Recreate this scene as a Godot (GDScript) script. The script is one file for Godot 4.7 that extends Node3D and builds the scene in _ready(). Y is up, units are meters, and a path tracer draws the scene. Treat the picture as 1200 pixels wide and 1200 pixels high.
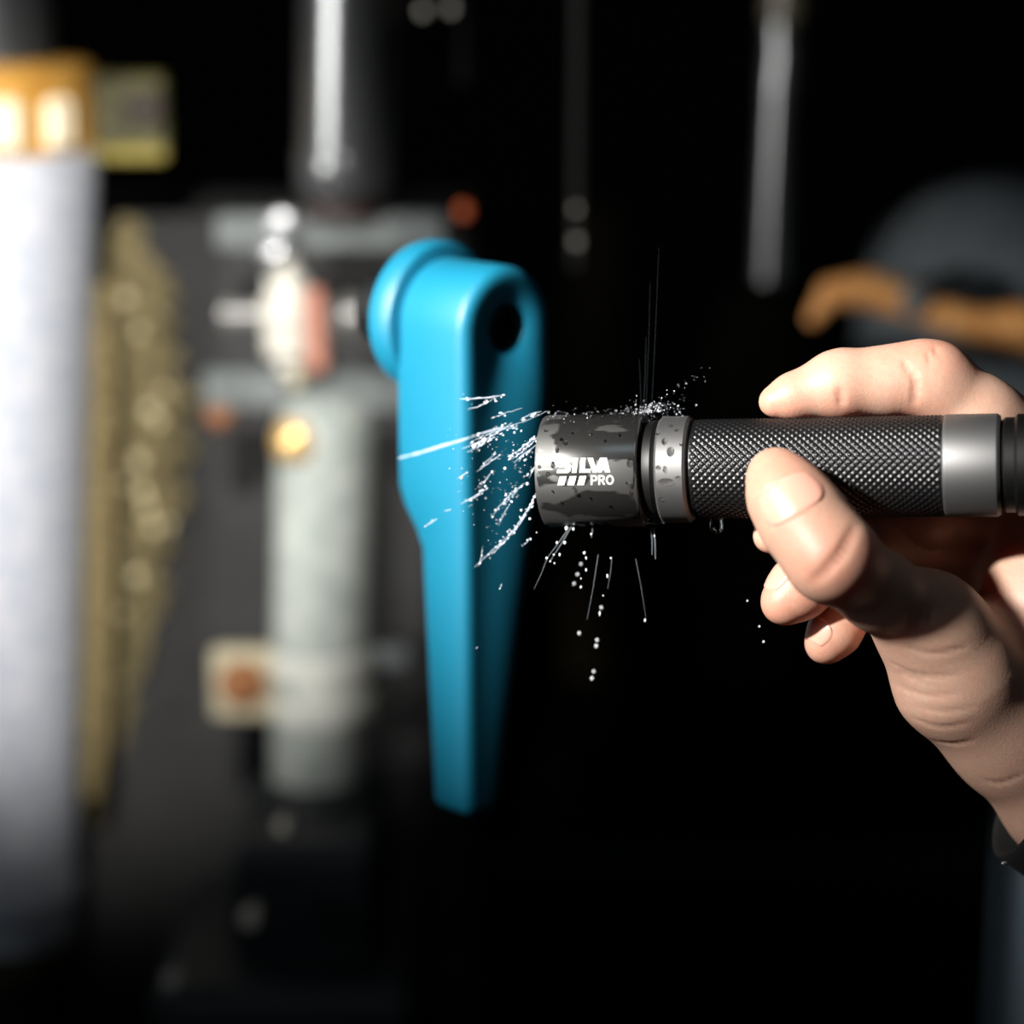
extends Node3D
# A wet hand torch held in front of a blue valve lever, pipework in the dark behind. Metres, y up.

const EYE := Vector3(0, 1.4, 0)
const TILT := 14.0            # the camera looks down by this many degrees
const TH := 0.22              # tangent of half the field of view
var rng := RandomNumberGenerator.new()
var RIGHT := Vector3(1, 0, 0)
var UPV := Vector3(0, cos(deg_to_rad(TILT)), -sin(deg_to_rad(TILT)))
var FWD := Vector3(0, -sin(deg_to_rad(TILT)), -cos(deg_to_rad(TILT)))
var M := {}

# ------------------------------------------------------------------ placing
func at(px: float, py: float, d: float) -> Vector3:
	return EYE + RIGHT * ((px - 600.0) / 600.0 * TH * d) + UPV * ((600.0 - py) / 600.0 * TH * d) + FWD * d

func atz(px: float, py: float, z: float) -> Vector3:
	var r := RIGHT * ((px - 600.0) / 600.0 * TH) + UPV * ((600.0 - py) / 600.0 * TH) + FWD
	return EYE + r * (z / r.z)

func wide(px: float, z: float) -> float:      # a width in pixels of the photograph at world depth z, in metres
	return px / 600.0 * TH * absf(z) * 1.0

func numbered(called: String) -> String:
	if not has_node(NodePath(called)):
		return called
	var k := 1
	while has_node(NodePath("%s_%03d" % [called, k])):
		k += 1
	return "%s_%03d" % [called, k]

func thing(called: String, label: String, category: String, where := Vector3.ZERO, group := "") -> Node3D:
	var o := Node3D.new()
	o.name = numbered(called)
	add_child(o)
	o.position = where
	tag(o, label, category, group)
	return o

func tag(o: Node, label: String, category: String, group := "") -> void:
	o.set_meta("label", label)
	o.set_meta("category", category)
	if group != "":
		o.set_meta("group", group)

func obj(called: String, mesh: Mesh, mat: Material, parent: Node, xf := Transform3D()) -> MeshInstance3D:
	var o := MeshInstance3D.new()
	if parent == self:
		o.name = numbered(called)
	else:
		var n := called
		var k := 1
		while parent.has_node(NodePath(n)):
			n = "%s_%03d" % [called, k]
			k += 1
		o.name = n
	o.mesh = mesh
	o.material_override = mat
	parent.add_child(o, true)
	o.transform = xf
	return o

func struct(called: String, mesh: Mesh, mat: Material, xf: Transform3D, label: String) -> MeshInstance3D:
	var o := obj(called, mesh, mat, self, xf)
	o.set_meta("kind", "structure")
	tag(o, label, "wall" if called.begins_with("wall") else called)
	return o

# ------------------------------------------------------------------ meshes
func arrays_mesh(v: PackedVector3Array, n: PackedVector3Array, idx: PackedInt32Array, uv := PackedVector2Array(), col := PackedColorArray()) -> ArrayMesh:
	var a := []
	a.resize(Mesh.ARRAY_MAX)
	a[Mesh.ARRAY_VERTEX] = v
	a[Mesh.ARRAY_NORMAL] = n
	a[Mesh.ARRAY_INDEX] = idx
	if uv.size():
		a[Mesh.ARRAY_TEX_UV] = uv
	if col.size():
		a[Mesh.ARRAY_COLOR] = col
	var m := ArrayMesh.new()
	m.add_surface_from_arrays(Mesh.PRIMITIVE_TRIANGLES, a)
	return m

# turned profile round the y axis; p holds (radius, height), listed bottom to top along the outside
func lathe(p: Array, segs := 40, crease := 0.8) -> ArrayMesh:
	var v := PackedVector3Array()
	var n := PackedVector3Array()
	var uv := PackedVector2Array()
	var idx := PackedInt32Array()
	var norms := []
	for i in p.size() - 1:
		var d: Vector2 = p[i + 1] - p[i]
		norms.append(Vector2(d.y, -d.x).normalized())
	for i in p.size() - 1:
		var ends := []
		for e in 2:
			var nn: Vector2 = norms[i]
			var o := i - 1 if e == 0 else i + 1
			if o >= 0 and o < norms.size() and norms[o].dot(nn) > crease:
				nn = (nn + norms[o]).normalized()
			ends.append(nn)
		var first := v.size()
		for e in 2:
			var q: Vector2 = p[i + e]
			for s in segs + 1:
				var a := TAU * s / segs
				var dir := Vector3(cos(a), 0, sin(a))
				v.append(dir * q.x + Vector3(0, q.y, 0))
				n.append((dir * ends[e].x + Vector3(0, ends[e].y, 0)).normalized())
				uv.append(Vector2(float(s) / segs, float(i + e) / (p.size() - 1)))
		for s in segs:
			var a0 := first + s
			var b0 := first + segs + 1 + s
			idx.append_array([a0, a0 + 1, b0, a0 + 1, b0 + 1, b0])
	return arrays_mesh(v, n, idx, uv)

func along(from: Vector3, dir: Vector3) -> Transform3D:      # puts a turned shape's y axis along dir
	var y := dir.normalized()
	var x := y.cross(Vector3(0.12, 0.05, 1).normalized()).normalized()
	return Transform3D(Basis(x, y, x.cross(y)), from)

func cyl(r: float, h: float, bev := 0.001, segs := 40) -> ArrayMesh:
	return lathe([Vector2(0, 0), Vector2(r - bev, 0), Vector2(r, bev), Vector2(r, h - bev), Vector2(r - bev, h), Vector2(0, h)], segs)

# box with chamfered edges, centred
func block(size: Vector3, c := 0.001) -> ArrayMesh:
	var st := SurfaceTool.new()
	st.begin(Mesh.PRIMITIVE_TRIANGLES)
	st.set_smooth_group(-1)
	var h := size / 2.0
	c = minf(c, minf(h.x, minf(h.y, h.z)) * 0.9)
	var faces := []
	for ax in 3:
		for s in [-1.0, 1.0]:
			var u := (ax + 1) % 3
			var w := (ax + 2) % 3
			var q := []
			for k in [[-1, -1], [1, -1], [1, 1], [-1, 1]]:
				var p := Vector3.ZERO
				p[ax] = s * h[ax]
				p[u] = k[0] * (h[u] - c)
				p[w] = k[1] * (h[w] - c)
				q.append(p)
			faces.append(q)
	for ax in 3:
		var u := (ax + 1) % 3
		var w := (ax + 2) % 3
		for su in [-1.0, 1.0]:
			for sw in [-1.0, 1.0]:
				var q := []
				for k in [[-1, 0], [1, 0], [1, 1], [-1, 1]]:
					var p := Vector3.ZERO
					p[ax] = k[0] * (h[ax] - c)
					p[u] = su * (h[u] if k[1] == 0 else h[u] - c)
					p[w] = sw * (h[w] - c if k[1] == 0 else h[w])
					q.append(p)
				faces.append(q)
	for sx in [-1.0, 1.0]:
		for sy in [-1.0, 1.0]:
			for sz in [-1.0, 1.0]:
				faces.append([Vector3(sx * h.x, sy * (h.y - c), sz * (h.z - c)), Vector3(sx * (h.x - c), sy * h.y, sz * (h.z - c)), Vector3(sx * (h.x - c), sy * (h.y - c), sz * h.z)])
	for q in faces:
		var mid := Vector3.ZERO
		for p in q:
			mid += p
		var nn: Vector3 = (q[1] - q[0]).cross(q[2] - q[0])
		var order: Array = q.duplicate()
		if nn.dot(mid) > 0:
			order.reverse()
		for k in range(1, order.size() - 1):
			st.add_vertex(order[0])
			st.add_vertex(order[k])
			st.add_vertex(order[k + 1])
	st.generate_normals()
	return st.commit()

# swept tube; appended to shared arrays so that several can become one mesh
class Soup:
	var v := PackedVector3Array()
	var n := PackedVector3Array()
	var idx := PackedInt32Array()
	func tube(pts: Array, rad: Array, segs := 10, caps := true) -> void:
		var side := Vector3.ZERO
		var first := v.size()
		for i in pts.size():
			var t: Vector3 = (pts[mini(i + 1, pts.size() - 1)] - pts[maxi(i - 1, 0)]).normalized()
			if i == 0:
				side = t.cross(Vector3(0.31, 0.2, 0.93)).normalized()
			else:
				side = (side - t * side.dot(t)).normalized()
			var up := t.cross(side)
			for s in segs:
				var a := TAU * s / segs
				var d := side * cos(a) + up * sin(a)
				v.append(pts[i] + d * rad[i])
				n.append(d)
		for i in pts.size() - 1:
			for s in segs:
				var a0 := first + i * segs + s
				var a1 := first + i * segs + (s + 1) % segs
				idx.append_array([a0, a0 + segs, a1, a1, a0 + segs, a1 + segs])
		if caps:
			for e in 2:
				var i := 0 if e == 0 else pts.size() - 1
				var t: Vector3 = (pts[1] - pts[0]).normalized() * -1.0 if e == 0 else (pts[i] - pts[i - 1]).normalized()
				var c := v.size()
				v.append(pts[i] + t * rad[i] * 0.35)
				n.append(t)
				for s in segs:
					var a0 := first + i * segs + s
					var a1 := first + i * segs + (s + 1) % segs
					if e == 0:
						idx.append_array([c, a0, a1])
					else:
						idx.append_array([c, a1, a0])
	func ball(c: Vector3, x: Vector3, y: Vector3, z: Vector3, rings := 6, segs := 10) -> void:
		if x.cross(y).dot(z) > 0:
			z = -z
		var first := v.size()
		for i in rings + 1:
			var th := PI * i / rings
			for s in segs:
				var a := TAU * s / segs
				var u := Vector3(sin(th) * cos(a), cos(th), sin(th) * sin(a))
				v.append(c + x * u.x + y * u.y + z * u.z)
				n.append((x * u.x / x.length_squared() + y * u.y / y.length_squared() + z * u.z / z.length_squared()).normalized())
		for i in rings:
			for s in segs:
				var a0 := first + i * segs + s
				var a1 := first + i * segs + (s + 1) % segs
				idx.append_array([a0, a1, a0 + segs, a1, a1 + segs, a0 + segs])
	func sphere(c: Vector3, r: float, rings := 6, segs := 8) -> void:
		ball(c, Vector3(r, 0, 0), Vector3(0, r, 0), Vector3(0, 0, r), rings, segs)

func soup_mesh(s: Soup) -> ArrayMesh:
	return arrays_mesh(s.v, s.n, s.idx)

# rings of equal point count joined to a skin, flat creases where asked by doubling a ring
func loft(rings: Array) -> ArrayMesh:
	var st := SurfaceTool.new()
	st.begin(Mesh.PRIMITIVE_TRIANGLES)
	var n: int = rings[0].size()
	for i in rings.size() - 1:
		for s in n:
			var a: Vector3 = rings[i][s]
			var b: Vector3 = rings[i][(s + 1) % n]
			var c: Vector3 = rings[i + 1][s]
			var d: Vector3 = rings[i + 1][(s + 1) % n]
			st.set_smooth_group(0)
			for p in [a, c, b, b, c, d]:
				st.add_vertex(p)
	st.generate_normals()
	return st.commit()

# ------------------------------------------------------------------ materials
func mat(c: Color, rough := 0.6, metal := 0.0) -> StandardMaterial3D:
	var m := StandardMaterial3D.new()
	m.albedo_color = c
	m.roughness = rough
	m.metallic = metal
	return m

func noise_tex(freq: float, size := 512, type := FastNoiseLite.TYPE_SIMPLEX_SMOOTH, octaves := 4, ramp: Gradient = null, sd := 1) -> NoiseTexture2D:
	var f := FastNoiseLite.new()
	f.noise_type = type
	f.frequency = freq
	f.fractal_octaves = octaves
	f.seed = sd
	var t := NoiseTexture2D.new()
	t.width = size
	t.height = size
	t.seamless = true
	t.noise = f
	if ramp:
		t.color_ramp = ramp
	return t

func ramp(offs: Array, cols: Array) -> Gradient:
	var g := Gradient.new()
	g.offsets = PackedFloat32Array(offs)
	g.colors = PackedColorArray(cols)
	return g

func worn(c1: Color, c2: Color, rough: float, scale: float, metal := 0.0, relief := 0.0, sd := 1) -> StandardMaterial3D:
	var m := StandardMaterial3D.new()
	m.albedo_texture = noise_tex(0.012, 512, FastNoiseLite.TYPE_SIMPLEX_SMOOTH, 5, ramp([0.25, 0.75], [c1, c2]), sd)
	m.uv1_triplanar = true
	m.uv1_scale = Vector3.ONE * scale
	m.roughness = rough
	m.metallic = metal
	if relief > 0:
		m.heightmap_enabled = true
		m.heightmap_texture = noise_tex(0.03, 512, FastNoiseLite.TYPE_SIMPLEX_SMOOTH, 5, null, sd + 7)
		m.heightmap_scale = relief
	return m

func make_materials() -> void:
	M.wall = worn(Color(0.148, 0.148, 0.148), Color(0.175, 0.175, 0.177), 0.75, 4.0, 0.0, 0.05)
	M.dark_wall = mat(Color(0.07, 0.07, 0.065), 0.85)
	M.black_paint = mat(Color(0.085, 0.095, 0.10), 0.5)
	M.blue_black = mat(Color(0.10, 0.12, 0.14), 0.55)
	M.white_pipe = worn(Color(0.66, 0.69, 0.74), Color(0.80, 0.80, 0.82), 0.35, 14.0, 0.0, 0.0, 3)
	M.grey_pipe = worn(Color(0.56, 0.59, 0.57), Color(0.66, 0.68, 0.66), 0.5, 9.0, 0.0, 0.0, 4)
	M.slate_pipe = mat(Color(0.38, 0.39, 0.395), 0.30, 0.75)
	M.bar = worn(Color(0.34, 0.36, 0.36), Color(0.42, 0.44, 0.44), 0.5, 12.0, 0.0, 0.0, 5)
	M.yellow = worn(Color(0.66, 0.46, 0.18), Color(0.80, 0.62, 0.32), 0.32, 14.0, 0.0, 0.0, 6)
	M.cream = mat(Color(0.93, 0.87, 0.75), 0.35)
	M.clamp_white = worn(Color(0.74, 0.75, 0.73), Color(0.84, 0.84, 0.80), 0.45, 14.0, 0.0, 0.0, 8)
	M.beige = mat(Color(0.66, 0.63, 0.53), 0.5)
	M.rust = worn(Color(0.44, 0.26, 0.14), Color(0.64, 0.44, 0.28), 0.8, 40.0, 0.0, 0.06, 9)
	M.brass = mat(Color(0.86, 0.72, 0.48), 0.35, 0.55)
	M.chrome = mat(Color(0.74, 0.75, 0.76), 0.36, 0.85)
	M.pink = mat(Color(0.66, 0.45, 0.38), 0.5)
	M.white_body = mat(Color(0.74, 0.73, 0.69), 0.4)
	M.steel = mat(Color(0.52, 0.52, 0.51), 0.4, 0.4)
	M.crust = worn(Color(0.36, 0.33, 0.22), Color(0.62, 0.56, 0.40), 0.5, 28.0, 0.0, 0.25, 11)
	M.nodule = mat(Color(0.95, 0.90, 0.72), 0.25)
	M.copper = worn(Color(0.86, 0.55, 0.28), Color(0.98, 0.76, 0.50), 0.5, 22.0, 0.1, 0.08, 12)
	M.casing = worn(Color(0.26, 0.29, 0.31), Color(0.34, 0.36, 0.37), 0.45, 8.0, 0.0, 0.0, 13)
	M.blue = mat(Color(0.06, 0.51, 0.64), 0.5)
	M.blue.metallic_specular = 0.65
	M.hole = mat(Color(0.03, 0.035, 0.04), 0.6)
	M.anod = mat(Color(0.50, 0.50, 0.50), 0.54, 0.9)
	M.knurl = mat(Color(0.27, 0.27, 0.275), 0.36, 0.9)
	M.rubber = mat(Color(0.02, 0.02, 0.02), 0.5)
	M.ink = mat(Color(0.95, 0.95, 0.92), 0.6)
	M.lens = mat(Color(0.8, 0.85, 0.9, 0.1), 0.02)
	M.lens.transparency = BaseMaterial3D.TRANSPARENCY_ALPHA
	M.water = mat(Color(1, 1, 1, 0.0), 0.0)
	M.water.refraction_enabled = true
	M.water.refraction_scale = 0.033
	M.froth = mat(Color(0.88, 0.94, 1.0, 0.55), 0.3)
	M.froth.transparency = BaseMaterial3D.TRANSPARENCY_ALPHA
	M.bead = mat(Color(0.95, 0.97, 1.0), 0.25)
	M.jet = mat(Color(0.9, 0.95, 1.0, 0.02), 0.3)
	M.jet.transparency = BaseMaterial3D.TRANSPARENCY_ALPHA
	M.mist = mat(Color(0.9, 0.95, 1.0, 0.12), 0.3)
	M.mist.transparency = BaseMaterial3D.TRANSPARENCY_ALPHA
	M.nail = mat(Color(0.90, 0.66, 0.58), 0.3)
	M.nail.subsurf_scatter_enabled = true
	M.nail.subsurf_scatter_strength = 0.1
	M.nail_edge = mat(Color(0.95, 0.88, 0.80), 0.35)
	M.cloth = worn(Color(0.025, 0.027, 0.031), Color(0.045, 0.046, 0.05), 0.9, 120.0, 0.0, 0.03, 15)
	M.stud = mat(Color(0.7, 0.7, 0.72), 0.3, 0.8)
	var s := StandardMaterial3D.new()
	s.vertex_color_use_as_albedo = true
	s.roughness = 0.48
	s.subsurf_scatter_enabled = true
	s.subsurf_scatter_strength = 0.14
	s.uv1_triplanar = true
	s.uv1_scale = Vector3.ONE * 55.0
	s.heightmap_enabled = true
	s.heightmap_texture = noise_tex(0.05, 512, FastNoiseLite.TYPE_CELLULAR, 2, null, 21)
	s.heightmap_scale = 0.0045
	M.skin = s
	# the torch head: satin black with wet patches that are smooth and dark
	var f := FastNoiseLite.new()
	f.noise_type = FastNoiseLite.TYPE_SIMPLEX_SMOOTH
	f.frequency = 0.011
	f.fractal_octaves = 4
	f.seed = 5
	var im := Image.create(512, 256, false, Image.FORMAT_RGB8)
	for y in 256:
		for x in 512:
			var up := x / 512.0 * 360.0 - 270.0          # degrees above the side that faces the camera
			var t := y / 256.0 * 7.0 - 4.0               # 0 at the front rim, 1 at the rear
			var w := f.get_noise_2d(x * 1.7, t * 90.0) * 1.0 + 0.55 * smoothstep(0.14, 0.22, t) * smoothstep(0.62, 0.45, t) * smoothstep(-12.0, 2.0, up)
			w += 0.55 * smoothstep(0.12, 0.34, t + 0.12 * f.get_noise_2d(x * 3.0, 400.0)) - 0.30
			w -= 0.42 * smoothstep(0.50, 0.85, t) * smoothstep(12.0, -4.0, up)
			w += 0.22 * smoothstep(0.0, 14.0, up) * smoothstep(45.0, 20.0, up)
			w = lerpf(w, maxf(w, 0.16), smoothstep(0.13, 0.19, t) * smoothstep(0.66, 0.56, t) * smoothstep(-6.0, 3.0, up) * smoothstep(30.0, 22.0, up))
			var r := lerpf(0.60, 0.24, smoothstep(-0.04, 0.10, w))
			im.set_pixel(x, y, Color(r, r, r))
	var wet := mat(Color(0.42, 0.42, 0.415), 1.0, 0.9)
	wet.roughness_texture = ImageTexture.create_from_image(im)
	M.wet = wet

# ------------------------------------------------------------------ scene
func _ready() -> void:
	rng.seed = 7
	# camera
	var cam := Camera3D.new()
	cam.name = "camera"
	add_child(cam)
	cam.position = EYE
	cam.rotation_degrees = Vector3(-TILT, 0, 0)
	var att := CameraAttributesPhysical.new()
	att.frustum_focal_length = 12.0 / TH
	att.frustum_near = 0.02
	att.frustum_far = 50.0
	att.frustum_focus_distance = 0.590
	att.exposure_aperture = 3.0
	cam.attributes = att
	cam.fov = rad_to_deg(2.0 * atan(TH))
	cam.near = 0.02
	cam.current = true
	# surroundings
	var we := WorldEnvironment.new()
	we.name = "surroundings"
	var env := Environment.new()
	env.background_mode = Environment.BG_COLOR
	env.background_color = Color(0.02, 0.022, 0.022)
	env.tonemap_mode = Environment.TONE_MAPPER_LINEAR
	env.tonemap_exposure = 1.0
	env.sdfgi_enabled = true
	env.ssao_enabled = true
	env.ssil_enabled = true
	we.environment = env
	add_child(we)
	make_materials()
	# the two heads of the work lamp to the left of the camera, and a weak ceiling panel
	lamp_head("spot_key", at(0, 0, 0) + RIGHT * -0.53 + UPV * 0.29 + FWD * 0.04, at(720, 350, 0.62), 2.55, 10.6, 0.9, 0.028)
	lamp_head("spot_pool", at(0, 0, 0) + RIGHT * -0.13 + UPV * 0.36 - FWD * 0.05, atz(110, 500, -1.04), 2.2, 9.2, 0.65, 0.03)
	lamp_head("spot_side", EYE + Vector3(-1.0, -0.05, 0.0), atz(790, 180, -1.1), 1.6, 13.5, 0.8, 0.03)
	area("ceiling_panel", Vector3(0.2, 2.55, 0.3), Vector3(0.2, 0, 0.29), Vector2(0.8, 0.4), 0.11, Color(0.86, 0.95, 1.0))
	area("side_window", Vector3(-1.3, 1.75, 0.35), Vector3(0.05, 1.4, -1.0), Vector2(0.35, 0.6), 0.2, Color(0.95, 0.97, 1.0))

	room()
	left_pipe()
	crusts()
	middle_pipes()
	right_side()
	below()
	glints()
	lever()
	torch()
	water()
	hand()

func lamp_head(called: String, from: Vector3, to: Vector3, energy: float, angle: float, blend: float, size: float) -> void:
	var l := SpotLight3D.new()
	l.name = called
	add_child(l)
	l.look_at_from_position(from, to)
	l.light_energy = energy
	l.light_color = Color(1.0, 0.985, 0.965)
	l.spot_angle = angle
	l.spot_angle_attenuation = blend
	l.spot_range = 8.0
	l.spot_attenuation = 2.0
	l.light_size = size
	l.shadow_enabled = true

func area(called: String, from: Vector3, to: Vector3, size: Vector2, energy: float, c: Color) -> void:
	var l := AreaLight3D.new()
	l.name = called
	add_child(l)
	l.look_at_from_position(from, to)
	l.area_size = size
	l.light_energy = energy
	l.light_color = c
	l.shadow_enabled = true

func room() -> void:
	struct("floor", block(Vector3(4.4, 0.1, 4.6), 0.005), M.dark_wall, Transform3D(Basis(), Vector3(0, -0.05, -0.4)), "dark concrete floor below the pipework")
	struct("ceiling", block(Vector3(4.4, 0.1, 4.6), 0.005), M.dark_wall, Transform3D(Basis(), Vector3(0, 2.65, -0.4)), "dark ceiling above the pipework")
	struct("wall_right", block(Vector3(0.1, 2.6, 4.6), 0.005), M.dark_wall, Transform3D(Basis(), Vector3(2.15, 1.3, -0.4)), "dark wall on the right of the plant room")
	struct("wall_left", block(Vector3(0.1, 2.6, 4.6), 0.005), M.dark_wall, Transform3D(Basis(), Vector3(-2.15, 1.3, -0.4)), "dark wall on the left of the plant room")
	struct("wall_front", block(Vector3(4.2, 2.6, 0.1), 0.005), M.dark_wall, Transform3D(Basis(), Vector3(0, 1.3, 1.85)), "dark wall behind the camera")
	struct("wall_back", block(Vector3(4.2, 2.6, 0.1), 0.005), M.dark_wall, Transform3D(Basis(), Vector3(0, 1.3, -2.65)), "black back wall deep in the shadow behind the torch")
	var xr := atz(560, 600, -1.085).x
	var w := 2.1 + xr
	var wt := atz(300, 256, -1.085).y
	struct("wall_middle", block(Vector3(w, wt, 0.12), 0.004), M.wall, Transform3D(Basis(), Vector3(xr - w / 2, wt / 2, -1.145)), "flat dark grey wall face behind the grey pipe and clamps")

# a straight pipe between two points, with a slight lip
func pipe(called: String, a: Vector3, b: Vector3, r: float, m: Material, parent: Node) -> MeshInstance3D:
	return obj(called, cyl(r, a.distance_to(b), 0.0008, 48), m, parent, along(a - parent.position, b - a))

func bolt(parent: Node, where: Vector3, dir: Vector3, r: float, m: Material) -> void:
	var head := obj("bolt", lathe([Vector2(0, 0), Vector2(r, 0), Vector2(r, r * 0.55), Vector2(r * 0.85, r * 0.75), Vector2(0, r * 0.8)], 6, 0.95), m, parent, along(where - parent.position, dir))
	obj("washer", lathe([Vector2(0, 0), Vector2(r * 1.45, 0), Vector2(r * 1.45, r * 0.16), Vector2(0, r * 0.18)], 24), m, head, Transform3D(Basis(), Vector3(0, -r * 0.1, 0)))

func left_pipe() -> void:
	var z := -1.035
	var top := atz(8, 168, z)
	var low := atz(-13, 1082, z)
	var r := wide(106, z)
	var t := thing("white_pipe", "thick white pipe standing at the left edge, below the yellow clamp", "pipe", low)
	pipe("tube", low, top, r, M.white_pipe, t)
	obj("joint_ring", lathe([Vector2(r, -0.008), Vector2(r * 1.03, -0.005), Vector2(r * 1.03, 0.005), Vector2(r, 0.008)], 48), M.white_pipe, t, along(low.lerp(top, 0.06) - low, top - low))
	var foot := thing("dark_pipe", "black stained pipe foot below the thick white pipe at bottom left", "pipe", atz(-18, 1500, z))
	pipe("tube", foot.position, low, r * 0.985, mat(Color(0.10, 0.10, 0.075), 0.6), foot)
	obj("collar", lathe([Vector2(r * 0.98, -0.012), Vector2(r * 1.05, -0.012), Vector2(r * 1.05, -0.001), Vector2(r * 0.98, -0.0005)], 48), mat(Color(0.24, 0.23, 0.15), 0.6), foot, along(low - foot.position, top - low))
	var t2 := thing("grey_pipe", "dark grey pipe rising above the yellow clamp at top left", "pipe", atz(0, 100, z))
	pipe("tube", atz(0, 100, z), atz(2, -160, z), wide(62, z), M.slate_pipe, t2)
	obj("coupling", cyl(wide(70, z), 0.02, 0.002), M.slate_pipe, t2, along(Vector3(0, 0.075, 0), Vector3.UP))
	# yellow clamp: band round the pipe, ribs, and a lug with a bolt
	var c := thing("pipe_clamp", "yellow painted clamp with a bolted lug round the thick white pipe", "clamp", atz(0, 180, z))
	var h := wide(106, z)
	var rb := r * 1.06
	obj("band", lathe([Vector2(rb - 0.003, 0), Vector2(rb, 0.002), Vector2(rb, h * 0.93), Vector2(rb - 0.004, h), Vector2(wide(55, z), h * 1.02)], 48), M.yellow, c)
	for a in [42.0, 74.0, 112.0, 155.0]:
		var d := Vector3(cos(deg_to_rad(a)), 0, sin(deg_to_rad(a)))
		obj("rib", block(Vector3(0.015, h * 0.55, 0.007), 0.003), M.cream, c, Transform3D(Basis(Vector3.UP, deg_to_rad(90 - a)), d * (rb + 0.001) + Vector3(0, h * 0.38, 0)))
	var lug := obj("lug", block(Vector3(wide(90, z), h * 0.86, 0.014), 0.002), worn(Color(0.21, 0.21, 0.11), Color(0.31, 0.29, 0.12), 0.45, 20.0, 0.0, 0.0, 31), c, Transform3D(Basis(Vector3.UP, 0.05), Vector3(rb + wide(36, z), h * 0.42, -0.008)))
	obj("bolt", lathe([Vector2(0, 0), Vector2(0.0095, 0), Vector2(0.0095, 0.004), Vector2(0.008, 0.005), Vector2(0, 0.005)], 6, 0.95), mat(Color(0.16, 0.12, 0.08), 0.7), lug, along(Vector3(0.008, 0.003, 0.006), Vector3(0, 0, 1)))
	obj("lip", block(Vector3(wide(90, z), 0.006, 0.02), 0.0015), mat(Color(0.50, 0.45, 0.18), 0.45), lug, Transform3D(Basis(), Vector3(0, -h * 0.42, 0.003)))

# lumpy crust grown on the wall beside the white pipe
func crust_mesh(pts: Array, rad: Array, sd: int, amp: float) -> ArrayMesh:
	var f := FastNoiseLite.new()
	f.seed = sd
	f.frequency = 90.0
	f.fractal_octaves = 3
	var st := SurfaceTool.new()
	st.begin(Mesh.PRIMITIVE_TRIANGLES)
	st.set_smooth_group(0)
	var rows := 90
	var cols := 36
	var grid := []
	for i in rows + 1:
		var u := float(i) / rows * (pts.size() - 1)
		var k := mini(int(u), pts.size() - 2)
		var p: Vector3 = pts[k].lerp(pts[k + 1], u - k)
		var r: float = lerpf(rad[k], rad[k + 1], u - k)
		var row := []
		for j in cols + 1:
			var a := PI * j / cols
			var d := Vector3(cos(a), 0, sin(a) * 0.45)
			var q := p + d * r
			row.append(p + d * (r * (1.0 + amp * f.get_noise_3dv(q))))
		grid.append(row)
	for i in rows:
		for j in cols:
			for q in [grid[i][j], grid[i][j + 1], grid[i + 1][j], grid[i][j + 1], grid[i + 1][j + 1], grid[i + 1][j]]:
				st.add_vertex(q)
	st.generate_normals()
	return st.commit()

func crusts() -> void:
	var z := -1.083
	var base := atz(150, 900, z)
	var t := thing("mineral_crust", "lumpy olive yellow crust on the wall right of the white pipe", "crust", base)
	var pts := []
	for q in [[150, 255], [152, 330], [158, 430], [162, 520], [150, 640], [135, 760], [120, 880], [112, 960]]:
		pts.append(atz(q[0], q[1], z) - base)
	obj("crust_body", crust_mesh(pts, [0.004, 0.018, 0.023, 0.025, 0.022, 0.016, 0.010, 0.003], 3, 0.7), M.crust, t)
	for q in [[153, 345, 7], [145, 430, 5], [178, 475, 9], [190, 490, 7], [168, 533, 9], [172, 570, 8], [176, 590, 7], [150, 560, 5], [184, 612, 7], [165, 668, 8], [146, 712, 8], [132, 745, 7], [142, 790, 6], [168, 385, 6], [195, 455, 5], [200, 610, 5]]:
		var s := Soup.new()
		var r := wide(q[2] * 0.9, z)
		s.ball(Vector3.ZERO, Vector3(r, 0, 0), Vector3(0, r * 1.2, 0), Vector3(0, 0, r), 6, 10)
		var off: float = 0.0135 * (1.0 - absf(q[0] - 155) / 130.0)
		obj("nodule", soup_mesh(s), M.nodule, t, Transform3D(Basis(), atz(q[0], q[1], z) - base + Vector3(0, 0, off)))
	# narrow weathered strip right against the pipe
	var b2 := atz(112, 960, -1.04)
	var t2 := thing("edge_strip", "narrow weathered tan strip standing against the thick white pipe", "strip", b2)
	var p2 := []
	for q in [[118, 330], [119, 420], [118, 520], [117, 620], [115, 720], [112, 820], [108, 930]]:
		p2.append(atz(q[0], q[1], -1.04) - b2)
	obj("strip_body", crust_mesh(p2, [0.003, 0.006, 0.0065, 0.0065, 0.0065, 0.006, 0.004], 9, 0.3), worn(Color(0.40, 0.35, 0.22), Color(0.72, 0.64, 0.45), 0.5, 30.0, 0.0, 0.15, 33), t2)

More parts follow.
